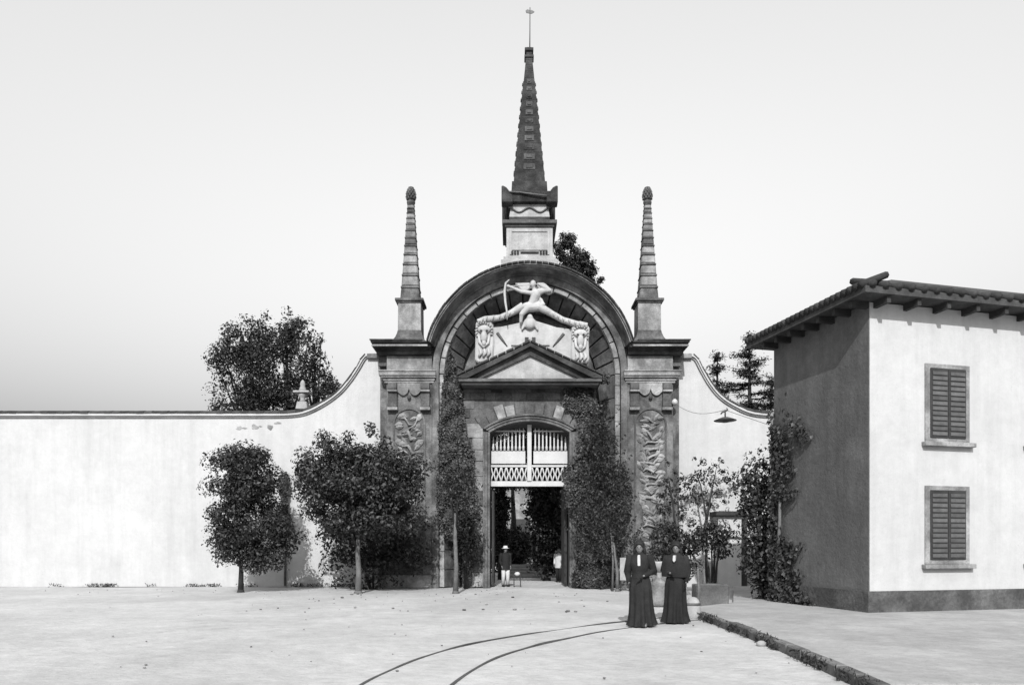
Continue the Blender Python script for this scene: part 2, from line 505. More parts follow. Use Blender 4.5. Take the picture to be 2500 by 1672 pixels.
# moulded surround: two stepped bands up the jambs and over the arch
mb = MB()
for (w0, w1, y) in ((0.0, 0.09, 0.08), (0.10, 0.20, 0.04), (0.20, 0.27, -0.02)):
    for s in (-1, 1): mb.box(s * (DW + w0 + 0.001), s * (DW + w1), y, 0.198, 0, DS - 0.001)
    inner = seg(DW + w0, 0, 16, RR + w0); outer = seg(DW + w1, 0, 16, RR + w1)
    for k in range(16): mb.prism([inner[k], inner[k + 1], outer[k + 1], outer[k]], y, 0.198)
mb.build('door_surround', 'stone', portal)
# radiating stones over the door and quoins at its left
a_out = math.asin(DW / RR)
for i in range(11):
    t0 = -a_out * 1.12 + 2 * a_out * 1.12 * i / 11 + 0.006; t1 = -a_out * 1.12 + 2 * a_out * 1.12 * (i + 1) / 11 - 0.006
    r0 = RR + 0.29; r1 = RR + (0.78 if i % 2 == 0 else 0.66) + random.uniform(-0.05, 0.05)
    q = [(r0 * math.sin(t0), DCZ + r0 * math.cos(t0)), (r0 * math.sin(t1), DCZ + r0 * math.cos(t1)), (r1 * math.sin(t1), DCZ + r1 * math.cos(t1)), (r1 * math.sin(t0), DCZ + r1 * math.cos(t0))]
    MB().prism(q, 0.14 + random.uniform(-0.02, 0.02), 0.198).build('arch_stone', 'stone_pale' if i in (2, 3, 8) else 'stone_mid', portal, 0.012)
for s in (-1, 1):
    z = 0.02; k = 0
    while z < 6.2:
        h = random.uniform(0.42, 0.6); w = 0.62 if k % 2 else 0.42; k += 1
        MB().box(s * (DW + 0.275), s * (DW + 0.27 + w), 0.13 + random.uniform(-0.02, 0.02), 0.198, z + 0.008, z + h - 0.008).build('quoin', 'stone_pale' if (s < 0 and random.random() < 0.75) else 'stone_mid', portal, 0.012)
        z += h

z = 6.26; row = 0
while z < 7.70:
    h = min(random.uniform(0.27, 0.36), 7.73 - z); x = -WX + 0.01 - (0.25 if row % 2 else 0); row += 1
    while x < WX - 0.05:
        w = random.uniform(0.42, 0.72); xa, xb = max(x, -WX + 0.01), min(x + w, WX - 0.01)
        far_ = min(math.hypot(xx_, z - DCZ) for xx_ in ((0,) if xa < 0 < xb else (min(abs(xa), abs(xb)),)))
        if xb - xa > 0.12 and far_ > RR + 0.80:
            MB().box(xa + 0.006, xb - 0.006, 0.165 + random.uniform(-0.02, 0.02), 0.199, z + 0.006, z + h - 0.006).build('ashlar', 'stone_mid' if random.random() < 0.75 else 'stone_dark', portal, 0.01)
        x += w
    z += h
# ---- the pilasters with their capitals and carved panels
leaf_mb = MB()
n = 7
lp = [(0, -0.5), (0.16, -0.2), (0.2, 0.05), (0.12, 0.3), (0, 0.5), (-0.12, 0.3), (-0.2, 0.05), (-0.16, -0.2)]
vv = [(0, -0.10, 0.0)] + [(x, 0.0, z) for x, z in lp] + [(x * 1.0, 0.06, z) for x, z in lp]
ff = [(0, 1 + (i + 1) % 8, 1 + i) for i in range(8)] + [(1 + i, 1 + (i + 1) % 8, 9 + (i + 1) % 8, 9 + i) for i in range(8)]
leaf_mb.add(vv, ff)
CARVED_LEAF = leaf_mb.mesh('carved_leaf', 'stone_pale')
rm = MB(); rm.tube([(-0.5, 0, -0.12), (-0.25, -0.05, 0.06), (0, -0.06, 0.0), (0.25, -0.05, -0.1), (0.5, 0, 0.08)], [0.03, 0.07, 0.055, 0.07, 0.03], 6)
CARVED_RIBBON = rm.mesh('carved_ribbon', 'stone_pale')
bm_ = MB(); bm_.ell((0, 0, 0), (0.5, 0.35, 0.5), 10, 6)
CARVED_BOSS = bm_.mesh('carved_boss', 'stone_pale')
def pilaster(s):
    xo, xi = s * 5.56, s * 3.79
    xc = (xo + xi) / 2
    pil = MB().box(xo, xi, 0.0, 0.298, 0.5, 8.99).build('pilaster', 'stone', gate, 0.01)
    # frieze block and capital mouldings
    MB().box(xo - s * 0.02, xi - s * 0.0, -0.04, -0.002, 8.40, 8.98).build('frieze', 'stone_pale', pil, 0.01)
    z = 7.92
    for k, (dz, pr) in enumerate(((0.09, 0.07), (0.10, 0.11), (0.07, 0.19), (0.15, 0.24), (0.06, 0.28))):
        MB().box(xo + s * pr, xi - s * min(pr, 0.16), -pr, -0.003, z + 0.002, z + dz).build('capital_moulding', 'stone_pale', pil, 0.012); z += dz
    # consoles
    for side in (-1, 1):
        cx = xc + side * 0.63
        mb = MB(); w = 0.17
        prof = [(0.0, 7.91), (-0.20, 7.91), (-0.22, 7.70), (-0.15, 7.55), (-0.13, 7.2), (-0.17, 7.02), (-0.14, 6.92), (0.0, 6.92)]
        v = [(cx - w, y, zz) for y, zz in prof] + [(cx + w, y, zz) for y, zz in prof]; m = len(prof)
        mb.add(v, [tuple(range(m)), tuple(range(2 * m - 1, m - 1, -1))] + [(i, i + m, (i + 1) % m + m, (i + 1) % m) for i in range(m)])
        con = mb.build('console', 'stone_mid', pil, 0.01)
        MB().box(cx - w - 0.03, cx + w + 0.03, -0.21, -0.003, 6.86, 6.97).build('console_foot', 'stone_pale', pil, 0.01)
        MB().box(cx - w - 0.02, cx + w + 0.02, -0.255, -0.003, 7.56, 7.63).build('console_band', 'stone_pale', pil, 0.01)
    # scalloped drapery with a hanging bead
    sc = [(xc - 0.45, 7.91), (xc + 0.45, 7.91)]
    for i in range(17):
        t = 1 - i / 16; u = abs(t - 0.5) * 2
        zz = 7.60 - 0.16 * math.sin(math.pi * u) + (0.10 if u < 0.12 else 0)
        sc.append((xc - 0.45 + 0.9 * t, zz))
    MB().prism(sc, -0.10, -0.003).build('drapery', 'stone_pale', pil)
    MB().ell((xc, -0.09, 7.37), (0.075, 0.06, 0.09), 10, 6).build('bead', 'stone_mid', pil)
    # round-headed panel frame
    pw, zt, zb = 0.56, 6.35, 0.95
    mb = MB().ring(zt, [(pw, -0.05), (pw + 0.07, -0.05), (pw + 0.07, -0.002), (pw, -0.002)], 0, math.pi, 20, xc)
    for q in (-1, 1): mb.box(xc + q * pw, xc + q * (pw + 0.07), -0.05, -0.002, zb, zt - 0.001)
    mb.box(xc - pw - 0.07, xc + pw + 0.07, -0.05, -0.002, zb - 0.07, zb - 0.001)
    mb.build('panel_frame', 'stone_mid', pil)
    rr = random.Random(5 if s < 0 else 9)
    # carved trophies and foliage
    z = 6.55
    while z > 1.15:
        wmax = pw - 0.14
        kind = rr.random()
        if kind < 0.25:
            inst('carved_boss', CARVED_BOSS, pil, (xc + rr.uniform(-0.1, 0.1), 0.0, z), (0, 0, 0), (0.3, 0.2, 0.3))
        for q in (-1, 1):
            for _ in range(2):
                inst('carved_leaf', CARVED_LEAF, pil, (xc + q * rr.uniform(0.08, wmax), -0.035, z + rr.uniform(-0.12, 0.12)), (0, R(q * rr.uniform(20, 100)), 0), (rr.uniform(0.32, 0.6), rr.uniform(0.45, 0.9), rr.uniform(0.26, 0.5)))
        if rr.random() < 0.75:
            inst('carved_ribbon', CARVED_RIBBON, pil, (xc + rr.uniform(-0.08, 0.08), -0.02, z - 0.1), (0, R(rr.uniform(-50, 50)), 0), (rr.uniform(0.5, 0.85), 0.8, rr.uniform(0.6, 1.1)))
        z -= 0.27
    # pier cornice above
    mb = MB()
    for z0, z1, py, px_ in ((9.0, 9.14, 0.22, 0.05), (9.142, 9.20, 0.30, 0.09), (9.202, 9.36, 0.50, 0.16), (9.362, 9.42, 0.58, 0.21)):
        mb.box(s * (5.86 + px_), s * 3.80, 0.0 - py, 2.5 + py, z0, z1)
    cor = mb.build('pier_cornice', 'stone_dark', gate, 0.008)
    MB().box(s * (5.86 + 0.18), s * 3.90, -0.535, -0.501, 9.225, 9.29).build('corona_lit_face', 'stone_pale', cor)  # pale strip paints in the sunlit front face of the corona
    # dark block standing in for the cornice's shadow on the set-back pier
    MB().box(s * 5.58, s * (5.86 + 0.03), 0.12, 0.298, 8.62, 8.998).build('cornice_shade', 'stone_mid', cor, 0.01)
    n = 7
    for i in range(n):
        x0 = s * (5.86 + 0.24 - i * 2.0 / n); x1 = s * (5.86 + 0.24 - (i + 1) * 2.0 / n + 0.012)
        d = random.uniform(-0.015, 0.015)
        mb = MB(); v = [(x0, -0.62 + d, 9.425), (x1, -0.62 + d, 9.425), (x1, 0.45, 9.56), (x0, 0.45, 9.56), (x0, -0.62 + d, 9.47), (x1, -0.62 + d, 9.47), (x1, 0.45, 9.60 + d), (x0, 0.45, 9.60 + d)]
        mb.add(v, [(0, 3, 2, 1), (4, 5, 6, 7), (0, 1, 5, 4), (1, 2, 6, 5), (2, 3, 7, 6), (3, 0, 4, 7)])
        mb.build('cornice_tile', 'tile', cor)
    MB().box(s * 5.84, s * 4.0, 0.1, 2.4, 9.422, 9.54).build('blocking_course', 'stone_mid', gate)
for s in (-1, 1): pilaster(s)

# ---- the two side obelisks
def obelisk(s):
    ox, oy = s * 4.74, 0.95
    base = MB()
    prof = [(0.66, 9.54), (0.66, 9.62), (0.62, 9.72), (0.54, 9.86), (0.485, 10.02), (0.465, 10.12)]
    for (a, z0), (b, z1) in zip(prof[:-1], prof[1:]): base.frustum(ox, oy, z0, z1 - 0.0005, a, a, b, b)
    ob = base.build('obelisk', 'stone', gate)
    MB().frustum(ox, oy, 10.125, 11.22, 0.46, 0.46, 0.45, 0.45).build('pedestal', 'stone_pale', ob, 0.012)
    mb = MB(); mb.box(ox - 0.50, ox + 0.50, oy - 0.50, oy + 0.50, 11.222, 11.28); mb.box(ox - 0.56, ox + 0.56, oy - 0.56, oy + 0.56, 11.282, 11.38)
    mb.build('pedestal_cap', 'stone', ob, 0.01)
    z, n = 11.385, 12
    zt = 15.28
    hs = np.array([1.28 ** (-i * 0.42) for i in range(n)]); hs = hs / hs.sum() * (zt - z)
    for i, h in enumerate(hs):
        t0 = (z - 11.385) / (zt - 11.385); t1 = (z + h - 11.385) / (zt - 11.385)
        a0 = 0.385 + (0.125 - 0.385) * t0 ** 0.92; a1 = 0.385 + (0.125 - 0.385) * t1 ** 0.92
        mb = MB().frustum(ox, oy, z + 0.001, z + h * 0.84, a0, a0, a1 + 0.006, a1 + 0.006)
        mb.build('obelisk_block', 'stone_pale' if i % 5 else 'stone', ob, 0.05 if a1 > 0.2 else 0.035)
        MB().frustum(ox, oy, z + h * 0.842, z + h - 0.001, a1 + 0.02, a1 + 0.02, a1 + 0.016, a1 + 0.016).build('obelisk_band', 'stone', ob, 0.012)
        z += h
    MB().lathe(ox, oy, [(0.13, 15.281), (0.15, 15.32), (0.17, 15.36), (0.17, 15.41), (0.12, 15.44), (0.12, 15.46)], 14).build('finial_collar', 'stone', ob)
    # pine-cone finial with rows of scales
    mb = MB().lathe(ox, oy, [(0.10, 15.44), (0.16, 15.52), (0.175, 15.66), (0.15, 15.82), (0.09, 15.95), (0.02, 16.02)], 12)
    for j, (zz, r) in enumerate(((15.53, 0.165), (15.61, 0.18), (15.70, 0.175), (15.79, 0.155), (15.87, 0.125), (15.94, 0.085))):
        for k in range(9):
            a = 2 * math.pi * (k + 0.5 * (j % 2)) / 9
            mb.ell((ox + r * math.cos(a), oy + r * math.sin(a), zz), (0.045, 0.045, 0.055), 6, 4)
    mb.build('pine_cone', 'stone', ob)
for s in (-1, 1): obelisk(s)

# ---- the central spire on its pedestal
SY = 1.25
sp = MB()
sp.box(-1.12, 1.12, SY - 1.12, SY + 1.12, 11.9, 12.78); sp.box(-1.02, 1.02, SY - 1.02, SY + 1.02, 12.782, 12.94)
spire = sp.build('spire', 'stone_white', gate, 0.012)
MB().box(-0.91, 0.91, SY - 0.91, SY + 0.91, 12.942, 14.12).build('spire_pedestal', 'stone_white', spire, 0.012)
mb = MB()
for a, b in ((-0.78, -0.70), (0.70, 0.78)): mb.box(a, b, SY - 0.945, SY - 0.912, 13.05, 14.02)
mb.box(-0.70, 0.70, SY - 0.945, SY - 0.912, 13.94, 14.02); mb.box(-0.70, 0.70, SY - 0.945, SY - 0.912, 13.22, 13.27)
mb.build('pedestal_panel', 'stone_white', spire)
mb = MB()
for s in (-1, 1):
    for k in range(3): mb.box(s * 0.56 - 0.16 + k * 0.11, s * 0.56 - 0.08 + k * 0.11, SY - 0.97, SY - 0.946, 13.06, 13.17)
mb.box(-0.36, 0.36, SY - 0.96, SY - 0.913, 13.10, 13.15)
mb.build('panel_ornament', 'stone_dark', spire)
mb = MB(); mb.box(-0.97, 0.97, SY - 0.97, SY + 0.97, 14.122, 14.22); mb.box(-1.07, 1.07, SY - 1.07, SY + 1.07, 14.222, 14.36)
mb.build('pedestal_cornice', 'stone_mid', spire, 0.01)
MB().box(-0.80, 0.80, SY - 0.80, SY + 0.80, 14.362, 14.58).build('spire_step', 'stone_dark', spire, 0.01)
MB().frustum(0, SY, 14.582, 15.12, 0.80, 0.80, 0.72, 0.72).build('spire_drum', 'stone_white', spire, 0.01)
# swags on the drum
for fr, sg in (('y', -1),):
    pts = []
    for i in range(25):
        t = i / 24 * 2 - 1
        pts.append((t * 0.82, -0.80, 14.86 + 0.10 * math.cos(t * math.pi * 2.0)))
    if fr == 'y': q = [(x, SY + y, z) for x, y, z in pts]
    else: q = [(-sg * y, SY + x, z) for x, y, z in pts]
    MB().tube(q, 0.035, 6).build('swag', 'stone_mid', spire)
# dark block with eared corners
mb = MB(); mb.frustum(0, SY, 15.122, 15.50, 0.92, 0.92, 1.02, 1.02)
blk = mb.build('acroterion_block', 'spire_stone', spire, 0.01)
ear = [(0.0, 0.0), (0.44, 0.0), (0.44, 0.66), (0.36, 0.65), (0.25, 0.59), (0.16, 0.48), (0.12, 0.36), (0.0, 0.30)]
for sx in (-1, 1):
    for sy in (-1, 1):
        m = MB().prism([(sx * (0.66 + x), 15.02 + z) for x, z in ear], SY + sy * 0.86 - 0.24, SY + sy * 0.86 + 0.24)
        m.build('corner_ear', 'spire_stone', spire, 0.03)
MB().tube([(-0.95, SY - 1.04, 15.45), (-0.4, SY - 1.05, 15.43), (0.1, SY - 1.05, 15.36), (0.6, SY - 1.05, 15.30), (0.98, SY - 1.04, 15.27)], 0.035, 6).build('scroll_band', 'stone_mid', spire)
MB().frustum(0, SY, 15.502, 16.05, 0.72, 0.72, 0.69, 0.69).build('spire_foot', 'spire_stone', spire, 0.015)
z0s, z1s = 16.052, 21.30
n = 15
hs = np.array([1.0 - 0.025 * i for i in range(n)]); hs = hs / hs.sum() * (z1s - z0s)
z = z0s
for i, h in enumerate(hs):
    f = lambda zz: 0.625 + (0.125 - 0.625) * (zz - z0s) / (z1s - z0s)
    a0, a1 = f(z), f(z + h)
    course = MB().frustum(0, SY, z + 0.001, z + h - 0.02, a0, a0, a1 + 0.004, a1 + 0.004)
    course.build('spire_course', 'spire_stone', spire, 0.008)
    MB().frustum(0, SY, z + h - 0.0195, z + h, a1 - 0.004, a1 - 0.004, a1 - 0.004, a1 - 0.004).build('spire_joint', 'stone_dark', spire)
    if 1 <= i <= 11:
        mz = z + h * 0.5; am = f(mz); wq = am * 0.42; tl = math.atan(0.5 / (z1s - z0s))
        for q in range(4):
            mb = MB(); mb.box(-wq, wq, -0.03, 0.06, -h * 0.30, h * 0.30); mb.box(-wq * 0.55, wq * 0.55, -0.06, -0.0305, -h * 0.16, h * 0.16)
            me = mb.mesh('relief_stone', 'stone_mid' if i % 3 else 'spire_stone')
            a = q * math.pi / 2
            o = inst('relief_stone', me, spire, (math.sin(a) * am, SY - math.cos(a) * am, mz), (-tl, 0, a), bevel=0.012)
    z += h
mb = MB(); mb.box(-0.19, 0.19, SY - 0.19, SY + 0.19, 21.302, 21.40); mb.box(-0.145, 0.145, SY - 0.145, SY + 0.145, 21.20, 21.3015); mb.box(-0.11, 0.11, SY - 0.11, SY + 0.11, 21.402, 21.58); mb.box(-0.175, 0.175, SY - 0.175, SY + 0.175, 21.582, 21.70); mb.box(-0.1, 0.1, SY - 0.1, SY + 0.1, 21.702, 21.76)
mb.build('spire_capital', 'spire_stone', spire, 0.012)
rod = MB().tube([(0.03, SY, 21.7), (0.035, SY, 22.4), (0.04, SY, 23.42)], [0.024, 0.02, 0.016], 6).build('weather_rod', 'iron', spire)
MB().prism([(-0.11, 23.20), (0.12, 23.17), (0.22, 23.24), (0.12, 23.31), (0.05, 23.30), (-0.06, 23.34), (-0.14, 23.29)], SY - 0.012, SY + 0.012).build('weather_vane', 'iron', rod)

# ---- white timber grille in the head of the door
GY = 0.62
def gz(py): return PZ(py, GY)
def gxx(px): return PX(px, GY)
gr = MB()
gr.box(-DW + 0.002, DW - 0.002, GY, GY + 0.12, gz(1113), gz(1101)); 
grille = gr.build('gate_grille', 'white_wood', gate, 0.008)
for z0, z1 in ((gz(1069), gz(1064)),): MB().box(-DW + 0.002, DW - 0.002, GY, GY + 0.11, z0, z1).build('rail', 'white_wood', grille, 0.006)
MB().box(-0.085, 0.085, GY - 0.05, GY + 0.13, gz(1101), gz(972)).build('centre_post', 'white_wood', grille, 0.01)
def arc_z(x): return DCZ + math.sqrt(RR ** 2 - x * x)
for s in (-1, 1):
    x0, x1 = 0.16, DW - 0.04
    MB().box(s * x0, s * x1, GY + 0.03, GY + 0.08, gz(1061), gz(1032)).build('panel', 'white_wood', grille, 0.008)
    MB().box(s * x0, s * x1, GY + 0.02, GY + 0.09, gz(988), gz(985)).build('rail', 'white_wood', grille, 0.005)
    n = 9
    for i in range(n):
        x = s * (x0 + (x1 - x0) * (i + 0.5) / n)
        top = min(arc_z(abs(x)) - 0.16, gz(984) + 0.16 * (1 - i / n))
        mb = MB().tube([(x, GY + 0.055, gz(1032)), (x, GY + 0.055, gz(1022)), (x, GY + 0.055, gz(1020)), (x, GY + 0.055, top - 0.1), (x, GY + 0.055, top)], [0.05, 0.05, 0.034, 0.034, 0.012], 6)
        mb.build('spindle', 'white_wood', grille)
    n = 7; za, zb = gz(1101), gz(1069)
    for i in range(n):
        xa = s * (0.1 + (DW - 0.12) * i / n); xb = s * (0.1 + (DW - 0.12) * (i + 1) / n)
        xm = (xa + xb) / 2; w = abs(xb - xa)
        for q in (-1, 1):
            pts = [(xm + q * w * 0.46, GY + 0.055, za), (xm + q * w * 0.30, GY + 0.055, za + (zb - za) * 0.25), (xm + q * w * 0.10, GY + 0.055, (za + zb) / 2), (xm + q * w * 0.30, GY + 0.055, za + (zb - za) * 0.75), (xm + q * w * 0.46, GY + 0.055, zb)]
            MB().tube(pts, [0.035, 0.03, 0.032, 0.03, 0.035], 6).build('lattice_bar', 'white_wood', grille)
# open door leaf folded back on the left, dark boards with a lower rail
leaf = MB().box(-1.50, -1.44, 0.85, 2.75, 0.05, gz(1118)).build('door_leaf', 'dark_wood', gate)
for k in range(6):
    y0 = 0.87 + k * 0.31
    MB().box(-1.438, -1.405, y0, y0 + 0.295, 0.08, gz(1120)).build('door_board', 'dark_wood', leaf, 0.006)
leaf = MB().box(1.44, 1.50, 0.85, 2.75, 0.05, gz(1118)).build('door_leaf', 'dark_wood', gate)
for k in range(6):
    y0 = 0.87 + k * 0.31
    MB().box(1.405, 1.438, y0, y0 + 0.295, 0.08, gz(1120)).build('door_board', 'dark_wood', leaf, 0.006)

# ================================================================== white archer sculpture on the pediment
SYF = -0.42
def Q(px, py, Y=SYF): p = P(px, py, Y); return (p[0], p[2])
arch_s = thing('archer_sculpture', 'white stucco archer drawing a bow astride a curtained panel above the pediment', 'sculpture', (0, 0.0, 8.1))
panel = MB().prism([Q(1118, 748), Q(1150, 745), Q(1186, 737), Q(1213, 728), Q(1240, 736), Q(1275, 747), Q(1315, 752), Q(1318, 845), Q(1215, 792), Q(1108, 845)], SYF + 0.14, 0.5).build('panel', 'stucco_white', arch_s)
for s, (pa, pb, pt, pbm) in ((-1, (1087, 1129, 726, 829)), (1, (1307, 1350, 735, 831))):
    pc = (pa + pb) / 2
    pts = [Q(pa, pbm - 4), Q(pa + 2, pt + 14), Q(pa + 10, pt + 1), Q(pc, pt - 1), Q(pb - 8, pt + 3), Q(pb, pt + 16), Q(pb + 2 * -s, (pt + pbm) / 2), Q(pb - 1, pbm - 6), Q(pb - 8, pbm), Q(pa + 8, pbm + 1)]
    blk = MB().prism(pts, SYF, 0.5).build('end_block', 'stucco_white', arch_s, 0.05)
    xx, zz = Q(pc, pt + 36)
    # mask in relief: brow, eyes, snout, hanging fold
    mb = MB()
    mb.ell((xx, SYF - 0.02, zz + 0.12), (0.27, 0.13, 0.16)); mb.ell((xx, SYF - 0.08, zz - 0.18), (0.13, 0.12, 0.24)); mb.ell((xx, SYF - 0.09, zz - 0.42), (0.09, 0.1, 0.12))
    mb.tube([(xx - 0.2, SYF - 0.03, zz - 0.1), (xx - 0.17, SYF - 0.05, zz - 0.38), (xx - 0.02, SYF - 0.07, zz - 0.56), (xx + 0.16, SYF - 0.05, zz - 0.4), (xx + 0.2, SYF - 0.03, zz - 0.1)], [0.05, 0.06, 0.06, 0.06, 0.05], 8)
    mb.build('mask', 'stucco_white', blk)
    for q in (-1, 1): MB().ell((xx + q * 0.11, SYF - 0.135, zz + 0.05), (0.045, 0.03, 0.035), 8, 6).build('mask_eye', 'stone_dark', blk)
    mb = MB()
    for q in range(3):
        x2 = xx - 0.16 + q * 0.16
        mb.tube([(x2, SYF - 0.02, zz - 0.62), (x2 + 0.05, SYF - 0.06, zz - 0.78), (x2 - 0.03, SYF - 0.05, zz - 0.92)], [0.05, 0.065, 0.05], 8)
    mb.build('fold', 'stucco_white', blk)
    mb = MB(); r5 = random.Random(4 + s)
    for q in range(13):                       # curling mane round the mask
        an = math.pi * (-0.15 + 1.3 * q / 12)
        x2 = xx + 0.27 * math.cos(an); z2 = zz + 0.05 + 0.30 * math.sin(an)
        mb.tube([(x2, SYF - 0.02, z2), (x2 + 0.05 * math.cos(an + 1), SYF - 0.07, z2 + 0.05 * math.sin(an + 1)), (x2 + 0.09 * math.cos(an + 0.4), SYF - 0.02, z2 + 0.09 * math.sin(an + 0.4))], [0.03, 0.035, 0.015], 6)
    mb.build('mane', 'stucco_white', blk)
    # long outstretched limb from the archer down to the block
    if s < 0: up = [(1093, 738), (1110, 731), (1145, 727), (1172, 716), (1198, 702)]
    else: up = [(1345, 746), (1320, 742), (1288, 732), (1262, 718), (1232, 702)]
    q = [Q(a, b, SYF) for a, b in up]
    rad = [0.11, 0.13, 0.12, 0.125, 0.17]
    m = MB().tube([(x, SYF - 0.02 + 0.05 * math.sin(i), z) for i, (x, z) in enumerate(q)], rad, 10)
    for i in range(9):                        # drapery folds hanging along the limb
        t = (i + 0.6) / 9.5 * 4; j = min(int(t), 3); u = t - j
        x2 = q[j][0] * (1 - u) + q[j + 1][0] * u; z2 = q[j][1] * (1 - u) + q[j + 1][1] * u
        m.tube([(x2 - s * 0.03, SYF - 0.12, z2 + 0.09), (x2, SYF - 0.15, z2 - 0.02), (x2 + s * 0.05, SYF - 0.10, z2 - 0.15)], [0.02, 0.035, 0.02], 6)
    remesh_part(m, 'outstretched_limb', 'stucco_white', arch_s, 0.026, 1)
    # panel incisions: raised strips, their shade put in as darker stone
    c0, c1 = (Q(1138, 760), Q(1161, 791)) if s < 0 else (Q(1291, 762), Q(1266, 792))
    MB().tube([(c0[0], SYF + 0.13, c0[1]), ((c0[0] + c1[0]) / 2, SYF + 0.11, (c0[1] + c1[1]) / 2), (c1[0], SYF + 0.13, c1[1])], [0.06, 0.045, 0.02], 6).build('dark_incision', 'stone_mid', panel)
    d0 = Q(1170 if s < 0 else 1242, 789)
    MB().box(d0[0], d0[0] + 0.27, SYF + 0.11, SYF + 0.138, d0[1] - 0.02, d0[1] + 0.02).build('dash', 'stone_mid', panel)
    e0 = Q(1206 if s < 0 else 1222, 775)
    MB().box(e0[0] - 0.07, e0[0] + 0.07, SYF + 0.10, SYF + 0.138, e0[1] - 0.08, e0[1] + 0.08).build('dark_square', 'stone_dark', panel)  # raised dark square, coloured as the shade inside a small opening
# central boss: a small crowned shield with arms
b0 = Q(1213, 740)
mb = MB(); mb.ell((b0[0], SYF + 0.08, b0[1] + 0.02), (0.22, 0.17, 0.25)); mb.ell((b0[0], SYF + 0.04, b0[1] + 0.24), (0.12, 0.12, 0.12))
for s in (-1, 1): mb.cap((b0[0] + s * 0.16, SYF + 0.06, b0[1] + 0.1), 0.07, (b0[0] + s * 0.30, SYF + 0.08, b0[1] - 0.22), 0.05)
remesh_part(mb, 'boss', 'stucco_white', arch_s, 0.035, 3)
# the archer: one continuous body
def q3(px, py, dy=0.0): x, z = Q(px, py); return (x, SYF + dy, z)
mb = MB()
mb.cap(q3(1205, 704, 0.0), 0.20, q3(1232, 702, 0.0), 0.19)          # hips
mb.cap(q3(1216, 700, -0.02), 0.155, q3(1227, 677, -0.08), 0.19)      # torso leaning right
mb.cap(q3(1222, 674, -0.08), 0.15, q3(1236, 670, -0.08), 0.14)      # shoulders
mb.cap(q3(1224, 668, -0.08), 0.07, q3(1221, 661, -0.10), 0.07)      # neck
mb.ell(q3(1220, 653, -0.11), (0.12, 0.13, 0.15))                     # head
mb.cap(q3(1216, 673, -0.10), 0.085, q3(1193, 671, -0.16), 0.07)     # bow arm
mb.cap(q3(1193, 671, -0.16), 0.07, q3(1166, 660, -0.20), 0.05)
mb.ell(q3(1163, 659, -0.20), (0.06, 0.05, 0.06))
mb.cap(q3(1238, 669, -0.08), 0.10, q3(1258, 666, -0.06), 0.085)     # drawing arm, elbow out
mb.cap(q3(1258, 666, -0.06), 0.085, q3(1234, 655, -0.16), 0.06)
mb.cap(q3(1206, 708, -0.06), 0.14, q3(1194, 722, -0.14), 0.10)      # near thigh and shin
mb.cap(q3(1194, 722, -0.14), 0.09, q3(1192, 738, -0.06), 0.06)
mb.cap(q3(1228, 706, -0.04), 0.13, q3(1242, 700, -0.12), 0.10)
mb.cap(q3(1242, 700, -0.12), 0.09, q3(1238, 688, -0.08), 0.07)
remesh_part(mb, 'archer_figure', 'stucco_white', arch_s, 0.024, 2)
# fluttering cloak: two folded sheets
for pts in ([(1178, 647), (1214, 646), (1214, 660), (1204, 668), (1192, 664), (1186, 655)], [(1228, 646), (1246, 646), (1256, 655), (1266, 669), (1256, 674), (1244, 666), (1232, 662)]):
    MB().prism([Q(*p) for p in pts], SYF + 0.02, SYF + 0.20).build('cloak_fold', 'stucco_white', arch_s, 0.04)
bow = [q3(1166, 645, -0.2), q3(1158, 652, -0.2), q3(1155, 672, -0.2), q3(1157, 697, -0.2), q3(1160, 715, -0.2), q3(1161, 736, -0.2)]
MB().tube(bow, [0.02, 0.04, 0.05, 0.045, 0.035, 0.02], 8).build('bow', 'stucco_white', arch_s)
MB().tube([q3(1158, 660, -0.2), q3(1232, 655, -0.2)], 0.018, 5).build('arrow', 'stucco_white', arch_s)

